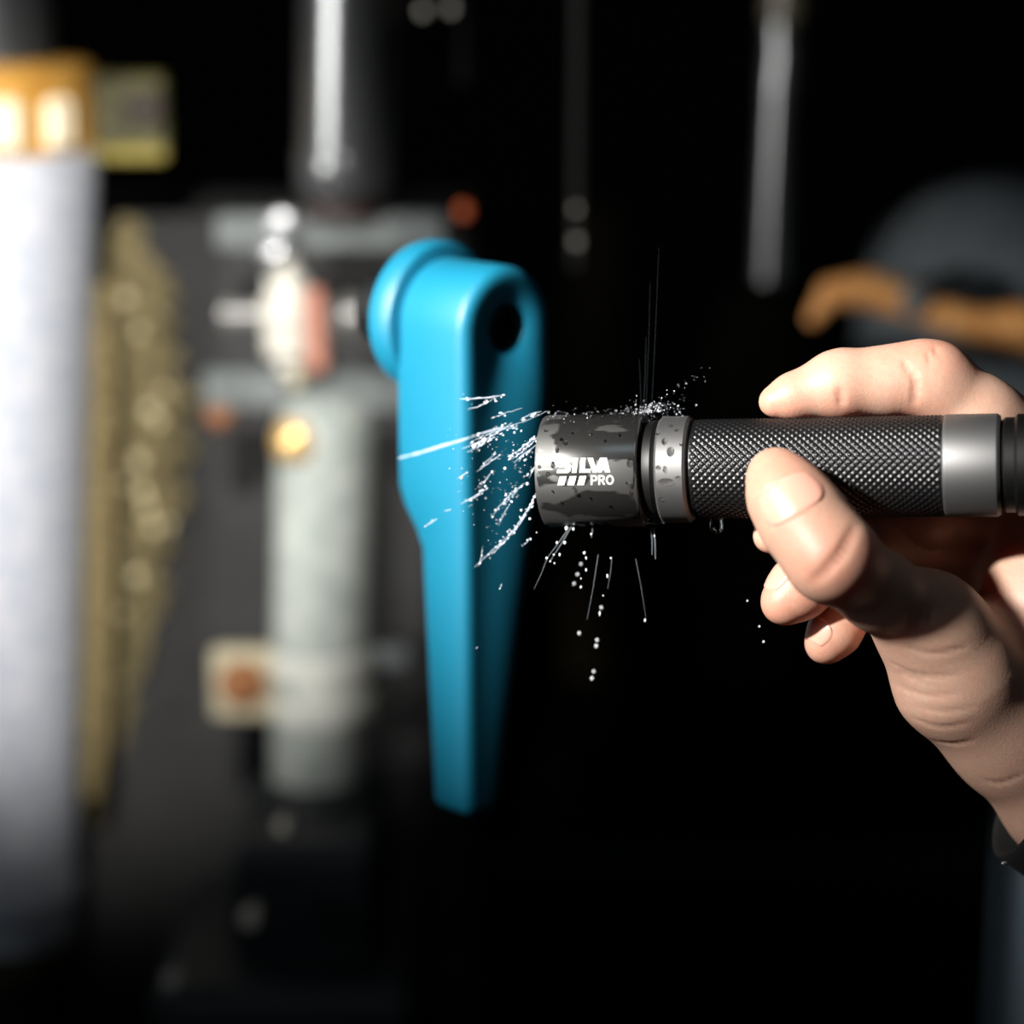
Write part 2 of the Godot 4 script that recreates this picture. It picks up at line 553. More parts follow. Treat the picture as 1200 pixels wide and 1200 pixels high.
func middle_pipes() -> void:
	var z := -1.0
	# upper pipe
	var t := thing("slate_pipe", "dark slate pipe with a bright streak hanging from above, centre left", "pipe", atz(404, 225, z))
	pipe("tube", atz(406, 215, z), atz(412, -160, z), wide(57, z), M.slate_pipe, t)
	obj("pipe_end", lathe([Vector2(0, -0.004), Vector2(wide(44, z), -0.004), Vector2(wide(56, z), 0.002), Vector2(wide(58, z), 0.016), Vector2(wide(56, z), 0.018)], 40), M.slate_pipe, t, along(Vector3.ZERO, Vector3(0.01, 1, 0)))
	obj("red_seal", lathe([Vector2(0, -0.010), Vector2(wide(46, z), -0.010), Vector2(wide(46, z), -0.003), Vector2(0, -0.003)], 40), mat(Color(0.13, 0.03, 0.03), 0.6), t)
	# lower pipe
	var base := atz(372, 966, z)
	var t2 := thing("grey_pipe", "matt grey pipe below the brass nut, held by the white clamp", "pipe", base)
	pipe("tube", base, atz(381, 505, z), wide(59, z), M.grey_pipe, t2)
	obj("shoulder", lathe([Vector2(wide(59, z), 0), Vector2(wide(55, z), 0.008), Vector2(wide(30, z), 0.016), Vector2(0, 0.017)], 40), M.grey_pipe, t2, along(atz(381, 505, z) - base, Vector3(0, 1, 0)))
	# white clamp
	var c := thing("pipe_clamp", "white clamp with a rusty bolt in its lug round the grey pipe", "clamp", atz(378, 838, z))
	var h := wide(92, z)
	var rb := wide(64, z)
	obj("band", lathe([Vector2(rb - 0.004, 0), Vector2(rb, 0.002), Vector2(rb, h * 0.30), Vector2(rb - 0.0015, h * 0.34), Vector2(rb - 0.0015, h * 0.66), Vector2(rb, h * 0.7), Vector2(rb, h - 0.002), Vector2(rb - 0.004, h)], 48), M.clamp_white, c)
	obj("lug", block(Vector3(wide(78, z), h * 0.96, 0.012), 0.002), M.beige, c, Transform3D(Basis(), Vector3(-rb - wide(30, z), h * 0.5, 0.004)))
	bolt(c, atz(288, 793, z) + Vector3(0, 0, 0.011), Vector3(0, 0, 1), 0.0075, M.rust)
	obj("far_lug", block(Vector3(wide(60, z), h * 0.3, 0.012), 0.002), M.bar, c, Transform3D(Basis(), Vector3(rb + wide(16, z), h * 0.83, 0.0)))
	# two flat bars that carry the valve
	var b1 := thing("bracket_bar", "upper flat grey bar crossing behind the top of the blue lever", "bracket", atz(255, 272, z))
	obj("bar", block(Vector3(wide(270, z), wide(42, z), 0.014), 0.0015), M.bar, b1, Transform3D(Basis(), Vector3(wide(133, z), 0, -0.004)))
	var k := thing("chrome_bolt", "shiny chrome bolt on the upper flat grey bar", "bolt", atz(330, 275, z) + Vector3(0, 0, 0.004))
	obj("bolt_head", lathe([Vector2(0, 0), Vector2(0.0065, 0), Vector2(0.0068, 0.004), Vector2(0.005, 0.0065), Vector2(0, 0.0075)], 20), M.chrome, k, along(Vector3(0.001, 0.0055, 0), Vector3(0, 0, 1)))
	obj("nut", lathe([Vector2(0, 0), Vector2(0.0078, 0), Vector2(0.0078, 0.004), Vector2(0.0065, 0.0065), Vector2(0.004, 0.0085), Vector2(0, 0.0095)], 24, 0.7), M.chrome, k, along(Vector3(-0.001, -0.0065, 0.001), Vector3(0, 0, 1)))
	var b2 := thing("bracket_bar", "lower flat grey bar above the brass nut", "bracket", atz(240, 457, z))
	obj("bar", block(Vector3(wide(262, z), wide(46, z), 0.014), 0.0015), M.bar, b2, Transform3D(Basis(Vector3(0, 0, 1), -0.02), Vector3(wide(131, z), 0, -0.002)))
	var rb2 := thing("rusty_bolt", "small rusty orange bolt end under the lower flat bar", "bolt", atz(258, 500, z))
	obj("shank", cyl(0.0042, 0.012, 0.001, 16), M.rust, rb2)
	obj("nut", lathe([Vector2(0, 0), Vector2(0.0068, 0), Vector2(0.0068, 0.006), Vector2(0, 0.006)], 6, 0.9), M.rust, rb2, Transform3D(Basis(), Vector3(0, 0.003, 0)))
	# the valve between the bars
	var v := thing("drain_valve", "white drain valve with a pink lever between the two flat bars", "valve", atz(352, 432, z))
	var u := wide(1, z)
	obj("body", lathe([Vector2(0, 0), Vector2(16 * u, 0), Vector2(16 * u, 14 * u), Vector2(30 * u, 22 * u), Vector2(32 * u, 42 * u), Vector2(30 * u, 50 * u), Vector2(33 * u, 60 * u), Vector2(33 * u, 86 * u), Vector2(26 * u, 96 * u), Vector2(22 * u, 112 * u), Vector2(12 * u, 118 * u), Vector2(11 * u, 135 * u), Vector2(0, 135 * u)], 32), M.white_body, v, Transform3D(Basis(), Vector3(-10 * u, 0, 0.008)))
	obj("stem", cyl(9 * u, 30 * u, 1 * u, 20), M.beige, v, Transform3D(Basis(), Vector3(-2 * u, -18 * u, 0.01)))
	obj("lever", block(Vector3(25 * u, 100 * u, 16 * u), 5 * u), M.pink, v, Transform3D(Basis(Vector3(0, 0, 1), 0.02), Vector3(24 * u, 56 * u, 0.022)))
	obj("side_spout", lathe([Vector2(0, 0), Vector2(14 * u, 0), Vector2(14 * u, 40 * u), Vector2(17 * u, 42 * u), Vector2(17 * u, 54 * u), Vector2(0, 54 * u)], 24), M.steel, v, along(Vector3(-34 * u, 68 * u, 0.008), Vector3(-1, 0, 0)))
	obj("side_cone", lathe([Vector2(0, 0), Vector2(12 * u, 0), Vector2(14 * u, 20 * u), Vector2(26 * u, 34 * u), Vector2(26 * u, 56 * u), Vector2(0, 56 * u)], 24), M.steel, v, along(Vector3(20 * u, 62 * u, 0.0), Vector3(1, 0, 0)))
	obj("spout_nut", lathe([Vector2(0, 0), Vector2(23 * u, 0), Vector2(23 * u, 14 * u), Vector2(0, 14 * u)], 6, 0.9), M.steel, v, along(Vector3(-22 * u, 98 * u, 0.002), Vector3(-1, 0.1, 0)))
	var bn := thing("brass_nut", "pale brass nut on top of the matt grey pipe", "nut", atz(352, 528, z) + Vector3(0, 0, 0.014))
	obj("nut", lathe([Vector2(0, 0), Vector2(26 * u, 0), Vector2(30 * u, 6 * u), Vector2(30 * u, 28 * u), Vector2(25 * u, 38 * u), Vector2(0, 38 * u)], 6, 0.75), M.brass, bn)
	obj("collar", lathe([Vector2(20 * u, 36 * u), Vector2(20 * u, 46 * u), Vector2(0, 46 * u)], 24), M.brass, bn)

func right_side() -> void:
	var z := -1.12
	var a := atz(902, 330, z)
	var t := thing("slim_pipe", "slim dark grey pipe hanging from above, right of centre", "pipe", a)
	pipe("tube", a, atz(926, -160, z), wide(20, z), M.slate_pipe, t)
	obj("coupling", cyl(wide(23, z), 0.03, 0.003), M.slate_pipe, t, along(atz(913, 120, z) - a, Vector3(0.06, 1, 0)))
	obj("upper_coupling", cyl(wide(26, z), 0.025, 0.003), mat(Color(0.30, 0.28, 0.22), 0.4), t, along(atz(919, 30, z) - a, Vector3(0.06, 1, 0)))
	# pump casing
	var c := atz(1180, 350, z)
	var p := thing("pump_casing", "big rounded grey casing above the index finger at right", "pump", c)
	var R := wide(165, z)
	var prof := []
	for i in 13:
		var th := PI / 2 * i / 12.0
		prof.append(Vector2(R * cos(th), R * 0.85 * sin(th)))
	obj("dome", lathe([Vector2(0, -0.05), Vector2(R * 0.96, -0.05), Vector2(R, -0.046)] + prof, 56), M.casing, p, Transform3D(Basis(Vector3(0, 0, 1), -0.12), Vector3(0, 0, -0.01)))
	obj("dome_flange", lathe([Vector2(R * 0.9, -0.016), Vector2(R * 1.07, -0.016), Vector2(R * 1.07, -0.006), Vector2(R * 0.99, -0.006)], 56), M.casing, p, Transform3D(Basis(Vector3(0, 0, 1), -0.12), Vector3(0, 0, -0.01)))
	# rusty pipe curving below the casing
	var zz := -1.03
	var base := atz(1080, 380, zz)
	var cp := thing("rusty_pipe", "orange rusted pipe bending below the grey casing, above the index finger", "pipe", base)
	var s := Soup.new()
	var pts := []
	var rad := []
	var way := [[950, 378, 8], [972, 345, 19], [1015, 338, 23], [1060, 352, 21], [1100, 366, 19], [1140, 380, 21], [1180, 382, 26], [1230, 398, 24]]
	for q in way:
		pts.append(atz(q[0], q[1], zz) - base)
		rad.append(wide(q[2], zz))
	s.tube(pts, rad, 24)
	obj("tube", soup_mesh(s), M.copper, cp)
	obj("union", lathe([Vector2(0, 0), Vector2(wide(22, zz), 0), Vector2(wide(25, zz), 0.003), Vector2(wide(25, zz), 0.011), Vector2(wide(22, zz), 0.014), Vector2(0, 0.014)], 24), M.steel, cp, along(atz(1052, 342, zz) - base, Vector3(1, -0.42, 0)))
	obj("end_lump", lathe([Vector2(0, 0), Vector2(wide(26, zz), 0.002), Vector2(wide(29, zz), 0.008), Vector2(wide(25, zz), 0.014), Vector2(0, 0.016)], 24), M.copper, cp, along(atz(1172, 380, zz) - base, Vector3(1, -0.2, 0)))
	# dim mossy column far behind the torch
	var m := thing("mossy_post", "dim olive brown post in the dark directly above the torch head", "post", atz(690, 700, -1.7))
	var po := []
	for q in [[690, 1500], [690, 700], [688, 560], [695, 420], [700, 330], [702, 240]]:
		po.append(atz(q[0], q[1], -1.7) - m.position)
	obj("post_body", crust_mesh(po, [0.02, 0.02, 0.022, 0.026, 0.02, 0.012], 17, 0.3), worn(Color(0.22, 0.19, 0.11), Color(0.32, 0.28, 0.17), 0.8, 10.0, 0.0, 0.2, 41), m)
	var m2 := thing("mossy_post", "dim olive post in the dark left of the index fingertip", "post", atz(880, 780, -1.7))
	var pq := []
	for q in [[880, 1800], [880, 900], [876, 700], [872, 540], [884, 430], [890, 340]]:
		pq.append(atz(q[0], q[1], -1.7) - m2.position)
	obj("post_body", crust_mesh(pq, [0.03, 0.03, 0.035, 0.04, 0.04, 0.02], 19, 0.3), worn(Color(0.22, 0.21, 0.14), Color(0.32, 0.30, 0.20), 0.8, 10.0, 0.0, 0.2, 42), m2)

func below() -> void:
	var z := -0.96
	# pump block at the bottom left
	var b := atz(330, 1330, z)
	var t := thing("pump_block", "black cast pump block at bottom left below the grey pipe", "pump", b)
	var top := atz(330, 960, z)
	obj("column", block(Vector3(wide(180, z), 0.13, 0.10), 0.006), M.blue_black, t, Transform3D(Basis(), Vector3(wide(48, z), (top - b).y - 0.062, -0.01)))
	obj("housing", block(Vector3(wide(330, z), 0.12, 0.14), 0.01), M.blue_black, t, Transform3D(Basis(), Vector3(wide(30, z), (atz(330, 1085, z) - b).y - 0.06, 0.0)))
	obj("flange", lathe([Vector2(0, 0), Vector2(0.034, 0), Vector2(0.034, 0.008), Vector2(0.024, 0.010), Vector2(0.0225, 0.016), Vector2(0, 0.016)], 40), M.blue_black, t, Transform3D(Basis(), atz(372, 985, z) - b + Vector3(0, 0, -0.02)))
	# low bench in the dark at the bottom
	var bz := -1.35
	var y := atz(800, 985, bz).y
	var bench := thing("bench", "dark blue black bench across the bottom, below the hand", "bench", Vector3(0.35, 0, bz))
	obj("top", block(Vector3(1.1, 0.04, 0.35), 0.004), M.black_paint, bench, Transform3D(Basis(), Vector3(0, y - 0.02, -0.15)))
	obj("front_panel", block(Vector3(1.06, y - 0.06, 0.03), 0.004), M.black_paint, bench, Transform3D(Basis(), Vector3(0, (y - 0.05) / 2, -0.02)))
	# upright at the right edge
	var uz := -0.9
	var u := thing("steel_upright", "dark steel upright at the bottom right edge below the sleeve", "post", Vector3(atz(1240, 1100, uz).x, 0, uz))
	var uy := atz(1200, 905, uz).y
	obj("post", block(Vector3(wide(140, uz), uy, 0.05), 0.004), mat(Color(0.26, 0.31, 0.34), 0.5), u, Transform3D(Basis(), Vector3(0, uy / 2, 0)))
	obj("cap", block(Vector3(wide(170, uz), 0.012, 0.06), 0.003), mat(Color(0.45, 0.44, 0.37), 0.5), u, Transform3D(Basis(), Vector3(0, uy, 0)))

func glints() -> void:
	# bright heads of screws that show as round blurs
	var g := [
		[497, 13, -1.0, 2.2, 0, "pale screw head at the top, left one of a pair"], [530, 10, -1.0, 2.2, 0, "pale screw head at the top, right one of a pair"],
		[676, 245, -0.95, 1.5, 0, "dull screw head right of the lever, upper one of a pair"], [677, 283, -0.95, 1.9, 0, "pale screw head right of the lever, lower one of a pair"],
		[545, 247, -1.0, 3.6, 1, "orange rusty screw head just above the blue lever"],
		[296, 1076, -0.885, 4.6, 0, "pale screw head low on the black pump block"], [203, 1150, -0.885, 3.6, 0, "dull screw head at the bottom left corner of the pump block"], [333, 968, -0.885, 3.2, 0, "dull screw head at the top of the black pump block"]]
	for q in g:
		var r: float = q[3] * 0.001
		var where := atz(q[0], q[1], q[2])
		var t := thing("screw", q[5], "screw", where)
		obj("head", lathe([Vector2(0, 0), Vector2(r, 0), Vector2(r, r * 0.35), Vector2(r * 0.75, r * 0.8), Vector2(0, r)], 20), mat(Color(0.78, 0.34, 0.08), 0.5) if q[4] == 1 else M.white_body, t, along(Vector3.ZERO, Vector3(-0.3, 0.25, 1)))
		obj("shank", cyl(r * 0.5, 0.012, 0.0003, 12), M.steel, t, along(Vector3(0, 0, -0.012), Vector3(0, 0, 1)))
	# brackets that carry the four free screws
	var b := thing("dark_bracket", "black plate behind the pair of screw heads at the top", "bracket", atz(512, 20, -1.035))
	obj("plate", block(Vector3(0.03, 1.2, 0.008), 0.003), M.rubber, b, Transform3D(Basis(), Vector3(0, 0.57, 0.012)))
	var c := thing("dark_bracket", "black plate behind the pair of screw heads right of the lever", "bracket", atz(678, 265, -0.975))
	obj("plate", block(Vector3(0.006, 1.3, 0.008), 0.002), M.rubber, c, Transform3D(Basis(), Vector3(0, 0.63, -0.006)))

# ------------------------------------------------------------------ blue lever
func lever() -> void:
	var hub := at(595, 385, 0.670)
	var ang := deg_to_rad(45.0)
	var ea := Vector3(sin(ang), 0, cos(ang))        # out of the face with the hole
	var eb := Vector3(cos(ang), 0, -sin(ang))       # to the right across that face
	var t := thing("valve_lever", "blue plastic valve lever with a round hole in its hub", "lever", hub)
	t.basis = Basis(eb, Vector3.UP, ea)
	var R := 0.0180
	var L := 0.1465
	var half := []
	var out := []
	# outline, seen from the face: semicircle over the hub, left side straight, right side tapering
	for i in 25:
		var a := PI * i / 24.0
		out.append(Vector2(R * cos(a), R * sin(a)))
	for i in range(1, 25):
		out.append(Vector2(-R + 0.0006 * i / 24.0, -L * i / 24.0 * 0.975))
	for i in range(1, 6):
		var a := PI * i / 6.0
		var c := Vector2(-R + 0.0074, -L * 0.975)
		out.append(c + Vector2(-0.0068 * cos(a), -0.004 * sin(a)))
	for i in range(24, 0, -1):
		var h := -L * i / 24.0 * 0.975
		var s := clampf((-h - 0.022) / (L - 0.022), 0, 1)
		out.append(Vector2(lerpf(R, -R + 0.0142, s), h))
	var n := out.size()
	var nor := []
	for i in n:
		var d: Vector2 = out[(i + 1) % n] - out[(i + n - 1) % n]
		nor.append(Vector2(d.y, -d.x).normalized())
	var ring := func(inset: float, a: float, step: float) -> Array:
		var r := []
		for i in n:
			var q: Vector2 = out[i] - nor[i] * inset
			var rear := lerpf(-0.029, -0.0195 + 0.0042 * clampf((-q.y - 0.06) / 0.08, 0, 1), smoothstep(0.048, 0.066, -q.y))
			r.append(Vector3(q.x, q.y, lerpf(a, rear - a * 0.0, step) + (0.0 if step == 0.0 else a)))
		return r
	var hole := func(r0: float, a: float) -> Array:
		var r := []
		for i in n:
			r.append(Vector3(out[i].x, out[i].y, 0).normalized() * r0 + Vector3(0, 0, a))
		return r
	var flat := func(r: Array, k: float, dz: float) -> Array:
		var o := []
		for i in n:
			o.append(Vector3(r[i].x * k, r[i].y * k, r[i].z + dz))
		return o
	var rear0: Array = ring.call(0.0025, 0.0, 1.0)
	var rings := [flat.call(rear0, 0.02, 0.0), rear0]
	for q in [[0.0008, 0.0007], [0.0, 0.0022]]:
		var r: Array = ring.call(q[0], q[1], 1.0)
		rings.append(r)
	for q in [[0.0, -0.0034], [0.0003, -0.0018], [0.0012, -0.0006], [0.0028, 0.0], [0.0042, 0.0]]:
		rings.append(ring.call(q[0], q[1], 0.0))
	rings.append(hole.call(0.0076, 0.0))
	rings.append(hole.call(0.0068, -0.0007))
	rings.append(hole.call(0.0066, -0.012))
	rings.append(hole.call(0.0001, -0.0121))
	obj("handle", loft(rings), M.blue, t)
	var f := lathe([Vector2(0, -0.003), Vector2(0.0204, -0.003), Vector2(0.0222, -0.0022), Vector2(0.0228, 0), Vector2(0.0228, 0.004), Vector2(0.0218, 0.0062), Vector2(0.0192, 0.0070), Vector2(0, 0.0072)], 56)
	obj("hub_disc", f, M.blue, t, Transform3D(Basis(Vector3(1, 0, 0), PI / 2), Vector3(0, 0, -0.0330)))
	obj("screw_recess", lathe([Vector2(0, 0), Vector2(0.0064, 0), Vector2(0.0064, 0.002), Vector2(0.0056, 0.0034), Vector2(0.003, 0.0034), Vector2(0.003, 0.001), Vector2(0, 0.001)], 24), M.hole, t, Transform3D(Basis(Vector3(1, 0, 0), PI / 2), Vector3(0, 0, -0.0040)))
	# the stem that carries the lever, running back to the valve in the wall
	var inv := t.transform.affine_inverse()
	var sp := Soup.new()
	sp.tube([Vector3(0, 0, -0.040), Vector3(0, 0, -0.050), inv * at(536, 400, 0.74), inv * at(548, 440, 0.79), inv * atz(540, 450, -1.10)], [0.0075, 0.0075, 0.0075, 0.0075, 0.0075], 20)
	obj("stem", soup_mesh(sp), M.black_paint, t)
	obj("stem_collar", lathe([Vector2(0, 0), Vector2(0.011, 0), Vector2(0.011, 0.006), Vector2(0.0075, 0.010), Vector2(0, 0.010)], 32), M.black_paint, t, along(Vector3(0, 0, -0.054), Vector3(0, 0, 1)))

# ------------------------------------------------------------------ torch
const YAW := 14.0
var TDIR := Vector3.ZERO
var TFRONT := Vector3.ZERO
var TUP := Vector3.ZERO
var TORG := Vector3.ZERO

func torch_s(px: float, R: float) -> float:      # place along the torch whose front line shows at px
	var c := cos(deg_to_rad(YAW))
	var sn := sin(deg_to_rad(YAW))
	var q := (px - 600.0) * TH / 600.0
	var x0 := 90.0 * TH / 600.0 * 0.605 - R * sn
	var d0 := 0.605 - R * c
	return (q * d0 - x0) / (c + q * sn)

func torch_point(s: float, ang: float, r: float) -> Vector3:      # ang 0 faces the camera, 90 is the top
	return TORG + TDIR * s + (TFRONT * cos(deg_to_rad(ang)) + TUP * sin(deg_to_rad(ang))) * r

func torch() -> void:
	var c := cos(deg_to_rad(YAW))
	var sn := sin(deg_to_rad(YAW))
	TORG = at(690, 551.5, 0.605)
	TDIR = (RIGHT * c - FWD * sn + UPV * 0.009).normalized()
	TUP = (UPV - TDIR * UPV.dot(TDIR)).normalized()
	TFRONT = TDIR.cross(TUP)
	var t := thing("flashlight", "black metal hand torch dripping wet, held level in the hand", "flashlight", TORG)
	t.basis = Basis(TUP, TDIR, TUP.cross(TDIR))      # local y runs along the torch; x is its top
	var RH := 0.0146
	var RC := 0.0137
	var RB := 0.0129
	var s0 := torch_s(625, RH)
	var s1 := torch_s(745, RH)
	var s2 := torch_s(765, RC)
	var s3 := torch_s(803, RC)
	var s4 := torch_s(1104, RB)
	var s5 := torch_s(1171, RB)
	var s6 := s5 + 0.026
	obj("head", lathe([Vector2(RH - 0.0028, s0 + 0.004), Vector2(RH - 0.0022, s0 + 0.0004), Vector2(RH - 0.0012, s0), Vector2(RH - 0.0003, s0 + 0.0003), Vector2(RH, s0 + 0.0012), Vector2(RH, s1 - 0.0008), Vector2(RH - 0.0005, s1), Vector2(RH - 0.0035, s1 + 0.0002)], 96), M.wet, t)
	obj("lens", lathe([Vector2(0, s0 + 0.003), Vector2(RH - 0.0026, s0 + 0.003), Vector2(RH - 0.0026, s0 + 0.0042), Vector2(0, s0 + 0.0042)], 48), M.lens, t)
	obj("reflector", lathe([Vector2(0.002, s0 + 0.018), Vector2(0.006, s0 + 0.013), Vector2(0.010, s0 + 0.008), Vector2(RH - 0.0027, s0 + 0.0043)], 48), M.chrome, t)
	# three flat cooling fins in the groove behind the head
	obj("groove_ring", lathe([Vector2(RH - 0.0034, s1 - 0.001), Vector2(RH - 0.0022, s1 + 0.0004), Vector2(RH - 0.0018, s2 - 0.0012), Vector2(RC - 0.002, s2 + 0.0002)], 80), M.rubber, t)
	obj("collar", lathe([Vector2(RC - 0.003, s2 - 0.0003), Vector2(RC - 0.0006, s2), Vector2(RC, s2 + 0.0006), Vector2(RC, s3 - 0.0010), Vector2(RC - 0.0006, s3 - 0.0003), Vector2(RB - 0.0010, s3 - 0.0001), Vector2(RB - 0.0010, s3 + 0.0012)], 80), M.anod, t)
	obj("knurled_grip", knurl(RB, s3 + 0.0006, s4 - 0.0002), M.knurl, t)
	obj("tail_sleeve", lathe([Vector2(RB - 0.001, s4 - 0.0006), Vector2(RB - 0.0002, s4), Vector2(RB, s4 + 0.0006), Vector2(RB, s5 - 0.0008), Vector2(RB - 0.0006, s5), Vector2(RB - 0.002, s5 + 0.0001)], 80), M.anod, t)
	obj("tail_cap", lathe([Vector2(RB - 0.002, s5), Vector2(RB - 0.0010, s5 + 0.0012), Vector2(RB - 0.0010, s5 + 0.0035), Vector2(RB - 0.0002, s5 + 0.0042), Vector2(RB - 0.0002, s6 - 0.002), Vector2(RB - 0.002, s6), Vector2(0.006, s6), Vector2(0.006, s6 + 0.001), Vector2(0, s6 + 0.001)], 80), M.rubber, t)
	lettering(t, RH)

func knurl(R: float, a: float, b: float) -> ArrayMesh:
	var P := 0.00205
	var around := roundi(TAU * R / P)
	var ns := int((b - a) / P * 8.0)
	var na := around * 8
	var v := PackedVector3Array()
	var nrm := PackedVector3Array()
	var idx := PackedInt32Array()
	var deep := 0.00052
	v.resize((ns + 1) * na)
	nrm.resize((ns + 1) * na)
	for i in ns + 1:
		var s := a + (b - a) * i / ns
		var u := s / P
		var edge := smoothstep(0.0, 0.0012, minf(s - a, b - s))
		for j in na:
			var th := TAU * j / na
			var w := float(j) / na * around
			var p := absf(fposmod(u + w, 1.0) - 0.5) * 2.0
			var q := absf(fposmod(u - w, 1.0) - 0.5) * 2.0
			var h := minf(minf(p, q), 0.86)
			var r := R - deep * (1.0 - h) * edge - 0.0003 * (1.0 - edge)
			v[i * na + j] = Vector3(cos(th) * r, s, sin(th) * r)
	for i in ns + 1:
		for j in na:
			var e1 := v[i * na + (j + 1) % na] - v[i * na + (j + na - 1) % na]
			var e2 := v[mini(i + 1, ns) * na + j] - v[maxi(i - 1, 0) * na + j]
			var nn := e2.cross(e1).normalized()
			if nn.dot(Vector3(v[i * na + j].x, 0, v[i * na + j].z)) < 0:
				nn = -nn
			nrm[i * na + j] = nn
	idx.resize(ns * na * 6)
	var k := 0
	for i in ns:
		for j in na:
			var p0 := i * na + j
			var p1 := i * na + (j + 1) % na
			idx[k] = p0
			idx[k + 1] = p1
			idx[k + 2] = p0 + na
			idx[k + 3] = p1
			idx[k + 4] = p1 + na
			idx[k + 5] = p0 + na
			k += 6
	return arrays_mesh(v, nrm, idx)

# flat print wrapped round the head; polygons are in millimetres of the photograph's pixels from the corner of the mark
func ink(t: Node3D, called: String, polys: Array, R: float) -> void:
	var st := SurfaceTool.new()
	st.begin(Mesh.PRIMITIVE_TRIANGLES)
	var r := R + 0.00009
	for poly in polys:
		# cut into strips so that the print follows the curve
		for k in 12:
			var y0 := 534.0 + k * 3.2
			var strip := PackedVector2Array([Vector2(600, y0), Vector2(760, y0), Vector2(760, y0 + 3.2), Vector2(600, y0 + 3.2)])
			for piece in Geometry2D.intersect_polygons(PackedVector2Array(poly), strip):
				var tri := Geometry2D.triangulate_polygon(piece)
				for i in range(0, tri.size(), 3):
					var w := []
					for m in 3:
						var q: Vector2 = piece[tri[i + m]]
						var a := asin(clampf((551.5 - q.y) / 67.3, -1, 1))
						var s := torch_s(q.x, R * cos(a))
						w.append(Vector3(sin(a) * r, s, -cos(a) * r))
					var nn: Vector3 = (w[1] - w[0]).cross(w[2] - w[0])
					if nn.dot(Vector3(w[0].x, 0, w[0].z)) > 0:
						w.reverse()
					for q in w:
						st.set_normal(Vector3(q.x, 0, q.z).normalized())
						st.add_vertex(q)
	obj(called, st.commit(), M.ink, t)

func lettering(t: Node3D, R: float) -> void:
	var V := func(a: Array) -> Array:
		var o := []
		for i in range(0, a.size(), 2):
			o.append(Vector2(a[i], a[i + 1]))
		return o
	ink(t, "letter_s", [V.call([656.5, 538, 672.5, 538, 672.5, 542.3, 660.5, 542.3, 659.6, 545, 667.5, 545, 669.6, 547, 668.6, 552.8, 665.8, 555.2, 652.3, 555.2, 653.4, 550.9, 662.4, 550.9, 662.8, 549, 655.6, 549, 653.6, 547, 654.6, 540])], R)
	ink(t, "letter_i", [V.call([672, 538, 677.6, 538, 675.6, 555.2, 670, 555.2])], R)
	ink(t, "letter_l", [V.call([680.6, 538, 686.6, 538, 685.2, 550.8, 692.5, 550.8, 692, 555.2, 678.8, 555.2])], R)
	ink(t, "letter_v", [V.call([688.6, 538, 694.8, 538, 698.4, 548.6, 702, 541.2, 703.6, 538, 709.6, 538, 699.6, 555.2, 694.6, 555.2])], R)
	ink(t, "letter_a", [V.call([706.4, 543.7, 709.2, 538, 711, 538, 715.2, 555.2, 709.2, 555.2, 708.6, 552.6, 706, 552.6, 704.6, 555.2, 700.8, 555.2])], R)
	for k in 3:
		var x := 656.0 + k * 11.6
		ink(t, "stripe", [V.call([x, 559, x + 8, 559, x + 5, 569.5, x - 3, 569.5])], R)
	ink(t, "letter_p", [V.call([692, 558.3, 694.2, 558.3, 694.2, 569.5, 692, 569.5]), V.call([694, 558.3, 698, 558.3, 700, 560, 700, 563.6, 698, 565.3, 694, 565.3, 694, 563.4, 697.2, 563.4, 697.8, 562.8, 697.8, 560.8, 697.2, 560.2, 694, 560.2])], R)
	ink(t, "letter_r", [V.call([701, 558.3, 703.2, 558.3, 703.2, 569.5, 701, 569.5]), V.call([703, 558.3, 706.6, 558.3, 708.6, 560, 708.6, 563.2, 706.8, 564.8, 709.2, 569.5, 706.7, 569.5, 704.6, 565, 703, 565, 703, 563.2, 705.8, 563.2, 706.4, 562.6, 706.4, 560.8, 705.8, 560.2, 703, 560.2])], R)
	var o := []
	for half in 2:
		var p := []
		for i in 9:
			var a := PI / 2 + PI * half + PI * i / 8.0
			p.append(Vector2(714.6 + 4.8 * cos(a), 563.9 + 5.7 * sin(a)))
		for i in range(8, -1, -1):
			var a := PI / 2 + PI * half + PI * i / 8.0
			p.append(Vector2(714.6 + 2.6 * cos(a), 563.9 + 3.6 * sin(a)))
		o.append(p)
	ink(t, "letter_o", o, R)

